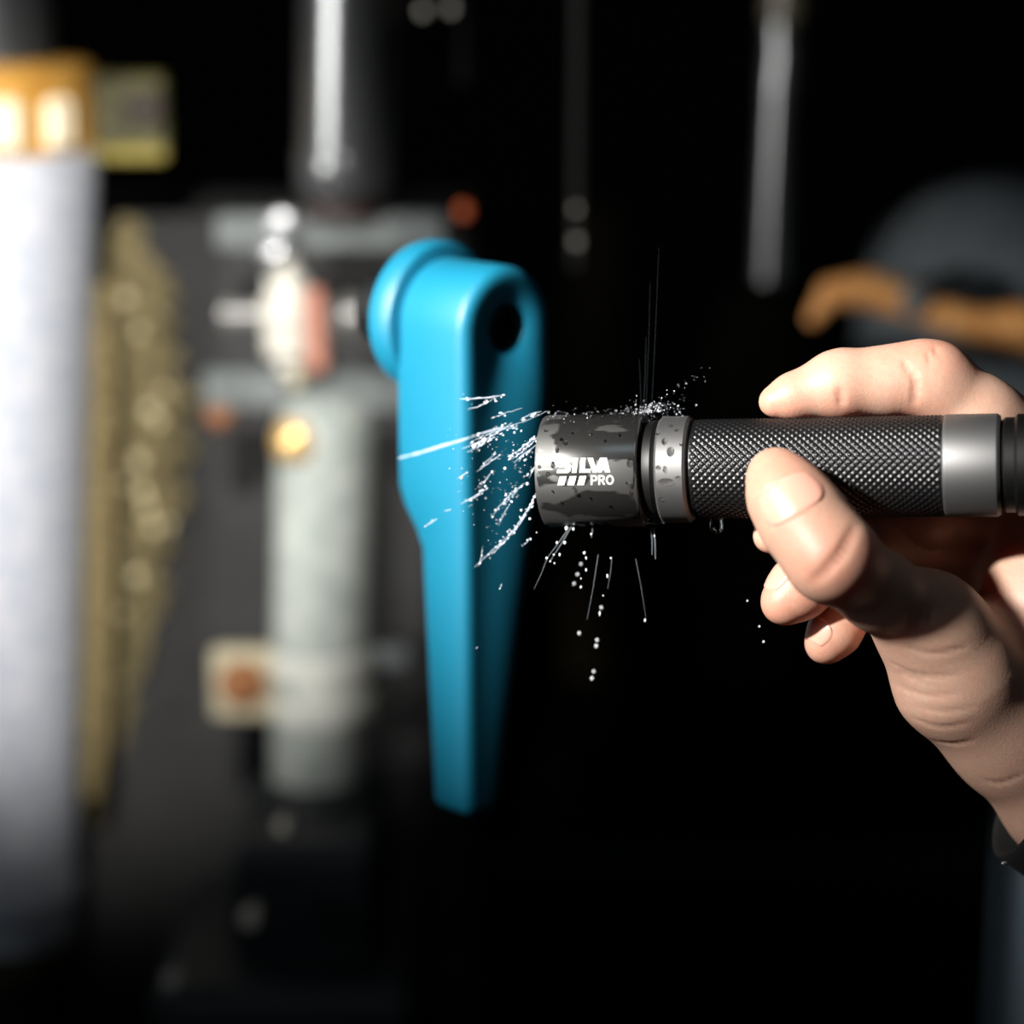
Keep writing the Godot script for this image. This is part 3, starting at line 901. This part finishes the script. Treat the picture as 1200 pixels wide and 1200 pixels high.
# ------------------------------------------------------------------ water
func water() -> void:
	var RH := 0.0146
	var RC := 0.0137
	# beads standing on the torch: [px, angle up the side in degrees, size across, size along, on the collar]
	var proto: MeshInstance3D = null
	var label := "tiny clear water bead standing on the side of the torch head"
	var beads := [[656, 32, 0.6, 0.5, 0], [661, 28, 0.75, 0.65, 0], [652, 20, 0.75, 0.5, 0], [648, 5, 0.95, 0.55, 0], [642, -4, 0.6, 0.5, 0], [632, 3, 0.5, 0.4, 0], [636, 44, 0.5, 0.5, 0], [668, 40, 0.45, 0.4, 0], [690, 38, 0.5, 0.4, 0], [708, 30, 0.6, 0.4, 0], [724, 36, 0.5, 0.4, 0], [738, 6, 1.1, 0.8, 0], [672, -20, 0.8, 0.6, 0], [676, -26, 0.6, 0.5, 0], [735, -14, 0.5, 0.5, 0], [738, -24, 0.6, 0.5, 0], [690, -30, 0.4, 0.4, 0], [646, -22, 0.4, 0.4, 0], [655, -34, 0.5, 0.4, 0], [712, -40, 0.5, 0.4, 0],
		[777, 30, 1.0, 0.7, 1], [785, 18, 1.3, 0.9, 1], [771, 1, 0.6, 0.6, 1], [779, -1, 0.9, 0.5, 1], [797, 26, 0.5, 0.4, 1], [780, -14, 0.9, 2.0, 1], [794, -10, 0.5, 0.8, 1], [768, 40, 0.5, 0.5, 1], [790, 45, 0.5, 0.5, 1], [782, 52, 0.5, 0.5, 1], [772, -34, 0.5, 0.5, 1]]
	var s := Soup.new()
	s.ball(Vector3.ZERO, Vector3(0.001, 0, 0), Vector3(0, 0.001, 0), Vector3(0, 0, 0.001), 12, 18)
	var ball := soup_mesh(s)
	for b in beads:
		var R: float = RC if b[4] else RH
		var p := torch_point(torch_s(b[0], R), b[1], R)
		var n := (TFRONT * cos(deg_to_rad(b[1])) + TUP * sin(deg_to_rad(b[1]))).normalized()
		var o := MeshInstance3D.new()
		o.name = numbered("water_bead")
		o.mesh = ball
		o.material_override = M.water
		add_child(o)
		var side := TDIR.cross(n)
		o.transform = Transform3D(Basis(TDIR * b[3], side * b[2], n * minf(b[2], b[3]) * 0.75), p + n * 0.00008)
		tag(o, "tiny clear water bead standing on the torch collar" if b[4] else label, "water drop", "water beads on the torch collar" if b[4] else "water beads on the torch head")
	# hanging drop
	var hp := torch_point(torch_s(826, 0.0129) + 0.001, -88, 0.0127)
	var prof := [Vector2(0, -0.0043), Vector2(0.0009, -0.0040), Vector2(0.0015, -0.0033), Vector2(0.0018, -0.0024), Vector2(0.0018, -0.0015), Vector2(0.0016, -0.0007), Vector2(0.0016, 0.0), Vector2(0.0018, 0.0005), Vector2(0, 0.0006)]
	var hd := obj("hanging_drop", lathe(prof, 24, 0.3), M.water, self, Transform3D(Basis(), hp))
	tag(hd, "large clear drop hanging under the torch just behind its collar", "water drop")
	var film := Soup.new()
	for q in [[768, 40, 1.6, 3.4], [720, 0, 1.0, 2.6], [735, 0, 0.8, 1.8], [690, 0, 1.0, 2.2], [708, 0, 0.7, 1.4], [752, 0, 0.9, 1.6]]:
		var pp := torch_point(torch_s(q[0], 0.0), -90, 0.0144 if q[0] < 750 else 0.0132)
		film.ball(pp - TORG, TDIR * q[3] * 0.001, UPV * q[2] * 0.0006, FWD * 0.0022, 8, 16)
	var fo := obj("water_film", soup_mesh(film), M.water, self, Transform3D(Basis(), TORG))
	fo.set_meta("kind", "stuff")
	tag(fo, "clear water gathering in ridges along the underside of the torch head", "water")

	# splash in front of the lens: threads, beads, froth
	var thr := Soup.new()
	var bd := Soup.new()
	var streaks := [
		[468, 537, 550, 513, 0.64, 0.62, 2.2, 0], [550, 513, 590, 500, 0.62, 0.61, 0.9, 5],
		[539, 468, 592, 463, 0.61, 0.605, 0.7, 9], [548, 480, 580, 466, 0.61, 0.605, 0.5, 6], [541, 526, 600, 496, 0.612, 0.605, 0.6, 10], [548, 530, 580, 512, 0.612, 0.605, 0.9, 7], [552, 518, 606, 500, 0.61, 0.605, 0.5, 9],
		[560, 552, 586, 533, 0.61, 0.605, 0.6, 4], [562, 550, 582, 531, 0.61, 0.605, 0.4, 3], [538, 560, 548, 553, 0.61, 0.605, 1.0, 3], [562, 572, 577, 552, 0.61, 0.605, 0.5, 6], [545, 588, 572, 572, 0.612, 0.605, 0.6, 12], [540, 590, 566, 578, 0.612, 0.605, 0.5, 9],
		[498, 617, 512, 608, 0.615, 0.61, 0.9, 2], [521, 599, 528, 597, 0.615, 0.61, 0.8, 2],
		[600, 538, 631, 511, 0.604, 0.602, 0.5, 12], [602, 542, 628, 522, 0.604, 0.602, 0.5, 9], [596, 536, 618, 520, 0.604, 0.602, 0.4, 9], [628, 512, 610, 526, 0.604, 0.602, 0.6, 9],
		[556, 665, 598, 625, 0.612, 0.604, 0.5, 12], [575, 650, 612, 606, 0.612, 0.604, 0.6, 12], [598, 628, 628, 578, 0.608, 0.602, 0.8, 14], [604, 618, 627, 582, 0.608, 0.602, 0.5, 12], [576, 606, 612, 568, 0.61, 0.604, 0.5, 12], [590, 592, 614, 566, 0.61, 0.604, 0.6, 10], [584, 616, 598, 590, 0.61, 0.604, 0.4, 8],
		[566, 640, 560, 664, 0.61, 0.605, 0.4, 3], [612, 640, 622, 630, 0.606, 0.603, 0.5, 3], [586, 690, 588, 684, 0.606, 0.604, 0.9, 1], [558, 760, 560, 758, 0.606, 0.604, 0.9, 1], [575, 490, 612, 478, 0.606, 0.603, 0.35, 5], [610, 492, 634, 482, 0.605, 0.603, 0.4, 4],
		[560, 508, 640, 482, 0.607, 0.603, 0.3, 6], [620, 560, 632, 540, 0.604, 0.602, 0.4, 5]]
	var o := TORG
	for q in streaks:
		var a := at(q[0], q[1], q[4]) - o
		var b := at(q[2], q[3], q[5]) - o
		var side := (b - a).normalized().cross(FWD)
		var pts := []
		var rad := []
		var bend := rng.randf_range(-0.05, 0.05) * a.distance_to(b)
		for i in 13:
			var u := i / 12.0
			pts.append(a.lerp(b, u) + side * (bend * sin(u * PI) + rng.randf_range(-0.00012, 0.00012)))
			rad.append(q[6] * 0.00021 * (0.35 + 0.65 * sin(PI * clampf(u, 0.06, 0.94))) * rng.randf_range(0.6, 1.3))
		thr.tube(pts, rad, 8)
		for i in int(q[7]):
			var u := rng.randf()
			var w := a.lerp(b, u) + side * (bend * sin(u * PI) + rng.randfn(0, 0.0005))
			var r := rng.randf_range(0.00009, 0.00026)
			bd.ball(w, side * r, (b - a).normalized() * r * rng.randf_range(1.0, 2.6), FWD * r)
	for q in [[556, 523, 3.2], [568, 516, 3.4], [562, 520, 2.0], [575, 515, 1.6], [583, 507, 1.6], [589, 499, 1.8], [603, 507, 1.4], [611, 505, 1.2], [592, 549, 1.9], [577, 553, 1.6], [569, 570, 1.6], [618, 567, 2.0], [600, 588, 1.5], [582, 515, 1.2], [590, 510, 1.1], [541, 560, 2.0], [611, 598, 1.6], [621, 608, 1.6]]:
		bd.sphere(at(q[0], q[1], 0.603) - o, q[2] * 0.00022, 8, 12)
	for i in 150:
		var u := rng.randf()
		var ang := rng.randf_range(deg_to_rad(-8), deg_to_rad(62))
		var d := 10.0 + 105.0 * pow(u, 0.8)
		var r := 0.00006 + 0.00012 * pow(rng.randf(), 3)
		bd.sphere(at(636 - d * cos(ang), 520 + d * sin(ang) * 1.25, rng.randf_range(0.598, 0.612)) - o, r, 4, 6)
	var t := thing("water_splash", "white threads and beads of water bursting from the torch lens over the lever", "splash", o)
	for pr in [["threads", thr, M.froth], ["beads", bd, M.bead]]:
		obj(pr[0], soup_mesh(pr[1]), pr[2], t).set_meta("kind", "stuff")
	# spray bouncing off the top of the torch
	var top := Soup.new()
	for i in 420:
		var x := 0.0
		var y := 0.0
		var k := rng.randf()
		if k < 0.5:
			x = rng.randfn(762, 17)
			y = 484 - absf(rng.randfn(0, 7)) + (762 - x) * 0.12
		elif k < 0.6:
			var u := rng.randf()
			u = u * u
			x = lerpf(756, 832, u)
			y = lerpf(480, 434, u) + rng.randfn(0, 2.0 + 5.0 * u)
		else:
			x = rng.randf_range(640, 800)
			y = 487 + rng.randfn(0, 5.0)
		top.sphere(at(x, y, rng.randf_range(0.592, 0.612)) - o, 0.00005 + 0.00013 * pow(rng.randf(), 3), 4, 6)
	var tp := obj("water_spray", soup_mesh(top), M.bead, self, Transform3D(Basis(), o))
	tp.set_meta("kind", "stuff")
	tag(tp, "fine white spray bouncing off the top of the torch behind its head", "spray")
	# thin falling threads: the jet that hits the torch, and runs below it
	var fall := Soup.new()
	for q in [[757, 395, 754, 482, 0.2], [762, 330, 757, 480, 0.16], [772, 290, 764, 470, 0.16], [749, 420, 751, 484, 0.16]]:
		fall.tube([at(q[0], q[1], 0.604) - o, at((q[0] + q[2]) / 2.0 + 0.5, (q[1] + q[3]) / 2.0, 0.604) - o, at(q[2], q[3], 0.604) - o], [q[4] * 0.0001, q[4] * 0.0002, q[4] * 0.00018], 6)
	var fj := obj("water_jet", soup_mesh(fall), M.jet, self, Transform3D(Basis(), o))
	fj.set_meta("kind", "stuff")
	tag(fj, "hair thin threads of water falling onto the torch from above", "water")
	var run := Soup.new()
	for q in [[672, 613, 645, 657, 0.34], [667, 618, 641, 654, 0.3], [701, 650, 688, 726, 0.22], [694, 618, 693, 630, 0.4], [766, 618, 768, 655, 0.5], [763, 620, 764, 650, 0.35], [745, 655, 757, 725, 0.16], [717, 655, 712, 690, 0.18], [641, 655, 626, 690, 0.2]]:
		run.tube([at(q[0], q[1], 0.603) - o, at((q[0] + q[2]) / 2.0 + 0.7, (q[1] + q[3]) / 2.0, 0.603) - o, at(q[2], q[3], 0.603) - o], [q[4] * 0.0004, q[4] * 0.0003, q[4] * 0.0002], 6)
	var rt := obj("water_runs", soup_mesh(run), M.mist, self, Transform3D(Basis(), o))
	rt.set_meta("kind", "stuff")
	tag(rt, "thin threads of water running down from under the torch head", "water")
	# single drops falling below the torch, and bits beside the lens
	for q in [[664, 619, 2.4, 3.2], [672, 620, 1.6, 2.4], [653, 636, 1.8, 2.0], [662, 636, 1.9, 2.4], [656, 650, 1.4, 2.2], [649, 650, 1.2, 1.4], [641, 654, 1.8, 1.8], [645, 658, 1.2, 1.2], [650, 660, 1.0, 1.2], [693, 626, 1.4, 1.6], [685, 648, 1.9, 2.2], [687, 654, 1.2, 2.2], [681, 661, 2.0, 2.0], [687, 668, 1.2, 2.2], [677, 673, 1.9, 2.0], [681, 678, 1.0, 1.4], [681, 688, 1.4, 2.0], [673, 684, 1.9, 1.9], [716, 654, 1.3, 1.4], [712, 675, 1.2, 2.8], [707, 698, 1.0, 1.1], [705, 712, 1.9, 2.0], [703, 719, 1.3, 3.4], [756, 727, 1.5, 2.4], [700, 750, 2.0, 2.2], [699, 757, 2.2, 2.6], [696, 787, 2.0, 2.2], [694, 795, 2.3, 2.6], [679, 742, 1.8, 2.6], [767, 628, 1.2, 1.6], [622, 632, 1.0, 1.6], [629, 624, 0.9, 0.9], [876, 704, 1.2, 1.3], [890, 734, 1.4, 1.5], [895, 752, 1.6, 1.7]]:
		var dp := Soup.new()
		dp.ball(Vector3.ZERO, RIGHT * q[2] * 0.00019, UPV * q[3] * 0.00019, FWD * q[2] * 0.00019, 8, 10)
		var far: bool = q[2] > 1.75 and q[1] > 655
		var d := obj("falling_drop", soup_mesh(dp), M.bead, self, Transform3D(Basis(), at(q[0], q[1], 0.625 if far else 0.603)))
		tag(d, "tiny white drop of water falling through the dark below the torch", "water drop", "drops falling below the torch")

# ------------------------------------------------------------------ hand
var bones := []        # [a, b, ra, rb, group]
var creases := []      # [a, b, depth, width]
var groups := 6

func hp(px: float, py: float, d: float) -> Vector3:
	return at(px, py, d)

func bone(g: int, chain: Array) -> void:
	for i in chain.size() - 1:
		var p: Array = chain[i]
		var q: Array = chain[i + 1]
		bones.append([hp(p[0], p[1], p[2]), hp(q[0], q[1], q[2]), p[3] * 0.000215, q[3] * 0.000215, g])

func smin(a: float, b: float, k: float) -> float:
	var h := clampf(0.5 + 0.5 * (b - a) / k, 0.0, 1.0)
	return lerpf(b, a, h) - k * h * (1.0 - h)

func bone_dist(b: Array, p: Vector3) -> float:
	var ab: Vector3 = b[1] - b[0]
	var t := clampf((p - b[0]).dot(ab) / ab.length_squared(), 0.0, 1.0)
	return (p - b[0] - ab * t).length() - lerpf(b[2], b[3], t)

var gd := PackedFloat32Array()
func field(p: Vector3, list: Array) -> float:
	gd.resize(groups)
	gd.fill(1.0)
	for b in list:
		var d := bone_dist(b, p)
		var g: int = b[4]
		gd[g] = d if gd[g] > 0.5 else smin(gd[g], d, 0.0045 if g else 0.010)
	var out := gd[0]
	for g in range(1, groups):
		if gd[g] < 0.5:
			out = smin(out, gd[g], 0.0012) if false else minf(out, smin(gd[0], gd[g], 0.006 if g > 1 else 0.009))
	return out

func detail(p: Vector3, near: Array) -> float:
	var e := 0.0
	for c in near:
		var ab: Vector3 = c[1] - c[0]
		var t := clampf((p - c[0]).dot(ab) / ab.length_squared(), 0.0, 1.0)
		var d: float = (p - c[0] - ab * t).length() / c[3]
		if d < 2.6:
			e += c[2] * exp(-d * d) * lerpf(c[4], c[5], t)
	return e

func crease(list: Array, depth: float, width: float, dist: float) -> void:
	# a polyline in the photograph dropped onto the skin by walking away from the camera
	var pts := []
	var last := 0.0
	var curve := Curve2D.new()
	for i in list.size():
		var prev: Array = list[maxi(i - 1, 0)]
		var next: Array = list[mini(i + 1, list.size() - 1)]
		var tn := Vector2(next[0] - prev[0], next[1] - prev[1]) / 6.0
		curve.add_point(Vector2(list[i][0], list[i][1]), -tn, tn)
	var long := curve.get_baked_length()
	var steps := maxi(int(long / 9.0), 3)
	for k in steps + 1:
		var q := curve.sample_baked(long * k / steps)
		var d := dist
		for i in 60:
			var f := field(at(q.x, q.y, d), bones)
			if f < 0.00005:
				break
			d += f * 0.8
		if absf(field(at(q.x, q.y, d), bones)) > 0.0004:
			continue      # past the edge of the hand
		if pts.size() and pts[-1].distance_to(at(q.x, q.y, d)) > 0.006:
			if d > last:
				continue      # fell past a finger onto something behind it
			pts.clear()
		last = d
		pts.append(at(q.x, q.y, d))
	for i in pts.size() - 1:
		creases.append([pts[i], pts[i + 1], depth, width, sin(PI * (0.06 + 0.88 * i / (pts.size() - 1.0))), sin(PI * (0.06 + 0.88 * (i + 1) / (pts.size() - 1.0)))])

func hand() -> void:
	# 0 palm and wrist, 1 thumb, 2 index, 3 middle, 4 ring, 5 little
	bone(0, [[1100, 750, 0.590, 57], [1120, 795, 0.594, 65], [1178, 861, 0.603, 62], [1247, 938, 0.612, 66], [1335, 1010, 0.618, 80], [1420, 1080, 0.622, 90]])
	bone(0, [[1235, 560, 0.618, 56], [1220, 712, 0.609, 66], [1265, 800, 0.632, 62], [1290, 930, 0.630, 76]])
	bone(0, [[1245, 640, 0.632, 66], [1262, 800, 0.640, 84]])
	bone(0, [[1085, 726, 0.587, 47], [1160, 800, 0.610, 56]])
	bone(1, [[908, 556, 0.5695, 30], [920, 578, 0.5670, 41], [942, 610, 0.5640, 47], [974, 652, 0.5605, 49], [1030, 693, 0.574, 43], [1085, 726, 0.587, 47]])
	bone(2, [[906, 471, 0.594, 17], [930, 464, 0.594, 24], [975, 452, 0.594, 34], [992, 449, 0.594, 36], [1040, 447, 0.594, 38.5], [1078, 443, 0.594, 40], [1096, 447, 0.594, 42], [1150, 490, 0.597, 46], [1235, 545, 0.606, 54]])
	bone(3, [[903, 628, 0.601, 21], [935, 623, 0.604, 27], [985, 618, 0.606, 33], [1075, 610, 0.611, 35], [1120, 606, 0.620, 38], [1240, 600, 0.626, 50]])
	bone(4, [[917, 707, 0.592, 25], [935, 692, 0.593, 33], [975, 660, 0.597, 36], [1010, 640, 0.603, 36], [1100, 650, 0.622, 38], [1240, 660, 0.632, 48]])
	bone(5, [[966, 756, 0.600, 22], [978, 740, 0.600, 28], [1005, 700, 0.604, 30], [1060, 690, 0.618, 32], [1230, 720, 0.634, 44]])
	# creases: index joints, thumb joint, thumb base, wrist
	crease([[984, 452], [986, 466], [988, 478]], 0.0004, 0.0011, 0.55)
	crease([[1068, 430], [1074, 450], [1073, 466], [1072, 478]], 0.0004, 0.0011, 0.55)
	crease([[1060, 420], [1066, 440]], 0.00018, 0.0009, 0.55)
	crease([[1085, 408], [1090, 420], [1088, 430]], 0.00018, 0.0009, 0.55)
	crease([[1096, 404], [1099, 418]], 0.00018, 0.0009, 0.55)
	crease([[1012, 606], [998, 626], [986, 650], [966, 672], [950, 684]], 0.0006, 0.0014, 0.52)
	crease([[1004, 622], [992, 642], [978, 660]], 0.0002, 0.0009, 0.52)
	for q in [[[1060, 757], [1095, 766], [1140, 756]], [[1040, 775], [1080, 792], [1130, 790]], [[1045, 800], [1085, 815], [1130, 812]], [[1062, 838], [1100, 852], [1140, 846]], [[1090, 868], [1120, 872], [1145, 866]], [[1075, 712], [1079, 724], [1076, 734]], [[1090, 708], [1092, 720], [1089, 732]], [[1062, 714], [1064, 726], [1062, 738]], [[1150, 912], [1172, 918], [1205, 905]], [[1050, 786], [1090, 803]], [[1068, 826], [1110, 834], [1150, 826]]]:
		crease(q, 0.00016, 0.0010, 0.52)
	var lo := at(600, 600, 0.6) + Vector3(1, 1, 1)
	var hi := -lo
	lo = Vector3(1e9, 1e9, 1e9)
	hi = -lo
	for b in bones:
		for e in 2:
			var r: Vector3 = Vector3.ONE * (b[2 + e] + 0.004)
			lo = lo.min(b[e] - r)
			hi = hi.max(b[e] + r)
	# what lies far outside the frame is not built: the arm ends inside its sleeve
	hi.x = minf(hi.x, at(1380, 600, 0.6).x)
	var mesh := nets(lo, hi, 0.0010)
	var t := thing("person", "bare right hand and wrist in a black sleeve gripping the torch", "person", at(1215, 893, 0.598))
	obj("hand", mesh, M.skin, t, Transform3D(Basis(), -t.position))
	nail(t, "thumb_nail", hp(942, 610, 0.564), hp(908, 556, 0.5695), [-0.18, 0.62], at(880, 500, 0.50), 50.0)
	nail(t, "finger_nail", hp(935, 692, 0.593), hp(917, 707, 0.592), [-0.5, 1.3], at(840, 650, 0.585), 44.0)
	nail(t, "finger_nail", hp(978, 740, 0.600), hp(966, 756, 0.600), [-0.2, 1.4], at(900, 740, 0.585), 44.0)
	nail(t, "finger_nail", hp(930, 464, 0.594), hp(906, 471, 0.594), [-0.1, 1.0], at(860, 420, 0.66), 40.0)
	sleeve(t)

func nail(t: Node3D, called: String, a: Vector3, b: Vector3, span: Array, towards: Vector3, half: float) -> void:
	var ax := (b - a).normalized()
	var n0 := towards - b
	n0 = (n0 - ax * n0.dot(ax)).normalized()
	var s0 := ax.cross(n0)
	var st := SurfaceTool.new()
	st.begin(Mesh.PRIMITIVE_TRIANGLES)
	st.set_smooth_group(0)
	var N := 14
	var grid := []
	for i in N + 1:
		var row := []
		for j in N + 1:
			var u := -1.0 + 2.0 * i / N
			var v := -1.0 + 2.0 * j / N
			# squircle outline
			var uu := u * sqrt(1.0 - 0.42 * v * v)
			var vv := v * sqrt(1.0 - (0.30 if u > 0 else 0.62) * u * u)
			var ph := deg_to_rad(half) * vv
			var c := a.lerp(b, lerpf(span[0], span[1], (uu + 1.0) / 2.0))
			var d := n0 * cos(ph) + s0 * sin(ph)
			var q := c
			var step := 0.0
			for k in 40:
				var f := field(q, bones)
				if f > -0.00003:
					break
				step += -f * 0.8
				q = c + d * step
			var rim := maxf(absf(u), absf(v))
			q += d * (0.00042 * (1.0 - smoothstep(0.84, 1.0, rim)) - 0.00020 * smoothstep(0.9, 1.0, rim))
			row.append(q - t.position)
		grid.append(row)
	for i in N:
		for j in N:
			var q := [grid[i][j], grid[i + 1][j], grid[i][j + 1], grid[i][j + 1], grid[i + 1][j], grid[i + 1][j + 1]]
			for p in q:
				st.add_vertex(p)
	st.generate_normals()
	obj(called, st.commit(), M.nail, t)

func sleeve(t: Node3D) -> void:
	var st := SurfaceTool.new()
	st.begin(Mesh.PRIMITIVE_TRIANGLES)
	st.set_smooth_group(0)
	var a := at(1212, 917, 0.610)
	var b := at(1460, 1042, 0.612)
	var y := (b - a).normalized()
	var x := y.cross(FWD).normalized()
	var z := x.cross(y)
	var f := FastNoiseLite.new()
	f.seed = 4
	f.frequency = 40.0
	var rows := 26
	var cols := 64
	var R := 0.0218
	var grid := []
	for i in rows + 1:
		var row := []
		for j in cols:
			var an := TAU * j / cols
			var d := x * cos(an) + z * sin(an)
			var s := float(i - 3) / (rows - 3)
			var r := R + 0.006 * maxf(s, 0)
			var c := a.lerp(b, maxf(s, 0.0))
			if i < 3:      # turned-in hem
				r = R - 0.003 + 0.0012 * i
				c = a + y * [0.008, 0.001, -0.0004][i]
			r += 0.0016 * f.get_noise_3dv((c + d * R) * Vector3(1, 0.6, 1)) * smoothstep(0.0, 0.2, s)
			r += 0.0009 * (exp(-pow((s - 0.07) / 0.012, 2)))
			row.append(c + d * r - t.position)
		grid.append(row)
	for i in rows:
		for j in cols:
			var j2 := (j + 1) % cols
			for p in [grid[i][j], grid[i][j2], grid[i + 1][j], grid[i][j2], grid[i + 1][j2], grid[i + 1][j]]:
				st.add_vertex(p)
	st.generate_normals()
	var sl := obj("sleeve", st.commit(), M.cloth, t)
	var s := Soup.new()
	s.ball(Vector3.ZERO, RIGHT * 0.0009, UPV * 0.0006, FWD * 0.0005, 8, 12)
	obj("snap_stud", soup_mesh(s), M.stud, sl, Transform3D(Basis(), at(1177, 1012, 0.5905) - t.position))

func nets(lo: Vector3, hi: Vector3, h: float) -> ArrayMesh:
	var B := 4
	var nbx := int(ceil((hi.x - lo.x) / (h * B)))
	var nby := int(ceil((hi.y - lo.y) / (h * B)))
	var nbz := int(ceil((hi.z - lo.z) / (h * B)))
	var nx := nbx * B + 1
	var ny := nby * B + 1
	var nz := nbz * B + 1
	var val := PackedFloat32Array()
	val.resize(nx * ny * nz)
	val.fill(9.0)
	var lists := {}
	var reach := h * B * 0.5 * 1.7321
	for bx in nbx:
		for by in nby:
			for bz in nbz:
				var c := lo + Vector3(bx + 0.5, by + 0.5, bz + 0.5) * (h * B)
				var near := 9.0
				var ds := PackedFloat32Array()
				for b in bones:
					var d := bone_dist(b, c)
					ds.append(d)
					near = minf(near, d)
				if near > reach + 0.011 or near < -0.014:
					continue
				var list := []
				for i in bones.size():
					if ds[i] < near + 2.0 * reach + 0.020:
						list.append(bones[i])
				var fd := field(c, list)
				if absf(fd) > reach + h:
					continue
				lists[Vector3i(bx, by, bz)] = list
	for key in lists:
		var list: Array = lists[key]
		for i in B + 1:
			for j in B + 1:
				for k in B + 1:
					var n: int = ((key.x * B + i) * ny + key.y * B + j) * nz + key.z * B + k
					if val[n] > 8.0:
						val[n] = field(lo + Vector3(key.x * B + i, key.y * B + j, key.z * B + k) * h, list)
	var vid := {}
	var v := PackedVector3Array()
	var owner := []
	var offs := [0, nz * ny, nz, nz * ny + nz, 1, nz * ny + 1, nz + 1, nz * ny + nz + 1]
	var edges := [[0, 1], [2, 3], [4, 5], [6, 7], [0, 2], [1, 3], [4, 6], [5, 7], [0, 4], [1, 5], [2, 6], [3, 7]]
	var corner := [Vector3(0, 0, 0), Vector3(1, 0, 0), Vector3(0, 1, 0), Vector3(1, 1, 0), Vector3(0, 0, 1), Vector3(1, 0, 1), Vector3(0, 1, 1), Vector3(1, 1, 1)]
	for key in lists:
		for i in B:
			for j in B:
				for k in B:
					var n: int = ((key.x * B + i) * ny + key.y * B + j) * nz + key.z * B + k
					var inside := 0
					for o in offs:
						if val[n + o] < 0.0:
							inside += 1
					if inside == 0 or inside == 8:
						continue
					var sum := Vector3.ZERO
					var cnt := 0
					for e in edges:
						var fa := val[n + offs[e[0]]]
						var fb := val[n + offs[e[1]]]
						if (fa < 0.0) != (fb < 0.0):
							sum += corner[e[0]].lerp(corner[e[1]], fa / (fa - fb))
							cnt += 1
					vid[n] = v.size()
					owner.append(key)
					v.append(lo + (Vector3(key.x * B + i, key.y * B + j, key.z * B + k) + sum / cnt) * h)
	var idx := PackedInt32Array()
	var axes := [nz * ny, nz, 1]
	for n in vid:
		for a in 3:
			var o1: int = axes[a]
			var o2: int = axes[(a + 1) % 3]
			var o3: int = axes[(a + 2) % 3]
			if n + o1 >= val.size() or val[n + o1] > 8.0:
				continue
			if (val[n] < 0.0) == (val[n + o1] < 0.0):
				continue
			if not (vid.has(n - o2) and vid.has(n - o3) and vid.has(n - o2 - o3)):
				continue
			var q := [vid[n], vid[n - o2], vid[n - o2 - o3], vid[n - o3]]
			if val[n] < 0.0:
				q.reverse()
			idx.append_array([q[0], q[1], q[2], q[0], q[2], q[3]])
	# settle on the detailed surface, take its slope as the normal, and give the skin its colour
	var nrm := PackedVector3Array()
	var col := PackedColorArray()
	nrm.resize(v.size())
	col.resize(v.size())
	var tint := FastNoiseLite.new()
	tint.frequency = 140.0
	tint.fractal_octaves = 3
	var tint2 := FastNoiseLite.new()
	tint2.frequency = 900.0
	tint2.seed = 3
	var red := [[at(912, 562, 0.56), 0.012], [at(974, 660, 0.55), 0.012], [at(905, 473, 0.59), 0.010], [at(925, 705, 0.59), 0.016], [at(972, 750, 0.6), 0.014], [at(990, 480, 0.59), 0.007], [at(1072, 480, 0.59), 0.007], [at(1095, 415, 0.59), 0.009], [at(1060, 620, 0.61), 0.02]]
	var e := 0.00028
	var close := {}
	for i in v.size():
		var list: Array = lists[owner[i]]
		var p := v[i]
		var g := Vector3.ZERO
		if not close.has(owner[i]):
			var some := []
			for c in creases:
				var mid: Vector3 = (c[0] + c[1]) * 0.5
				if mid.distance_to(p) < c[0].distance_to(c[1]) * 0.5 + 0.011:
					some.append(c)
			close[owner[i]] = some
		var cl: Array = close[owner[i]]
		for pass_no in 2:
			var f0 := field(p, list) + detail(p, cl)
			g = Vector3(field(p + Vector3(e, 0, 0), list) + detail(p + Vector3(e, 0, 0), cl) - f0, field(p + Vector3(0, e, 0), list) + detail(p + Vector3(0, e, 0), cl) - f0, field(p + Vector3(0, 0, e), list) + detail(p + Vector3(0, 0, e), cl) - f0) / e
			if pass_no == 0:
				p -= g.normalized() * clampf(f0, -h, h)
		v[i] = p
		nrm[i] = g.normalized()
		var w := 0.0
		for r in red:
			w = maxf(w, exp(-pow(p.distance_to(r[0]) / r[1], 2)))
		w = clampf(w * 0.75 + 0.25 * tint.get_noise_3dv(p) + 0.1, 0, 1)
		var c := Color(0.60, 0.375, 0.275).lerp(Color(0.62, 0.29, 0.20), w)
		var s := 1.0 + 0.10 * tint2.get_noise_3dv(p)
		col[i] = Color(c.r * s, c.g * s, c.b * s)
	bones_done = lists.size()
	return arrays_mesh(v, nrm, idx, PackedVector2Array(), col)

var bones_done := 0
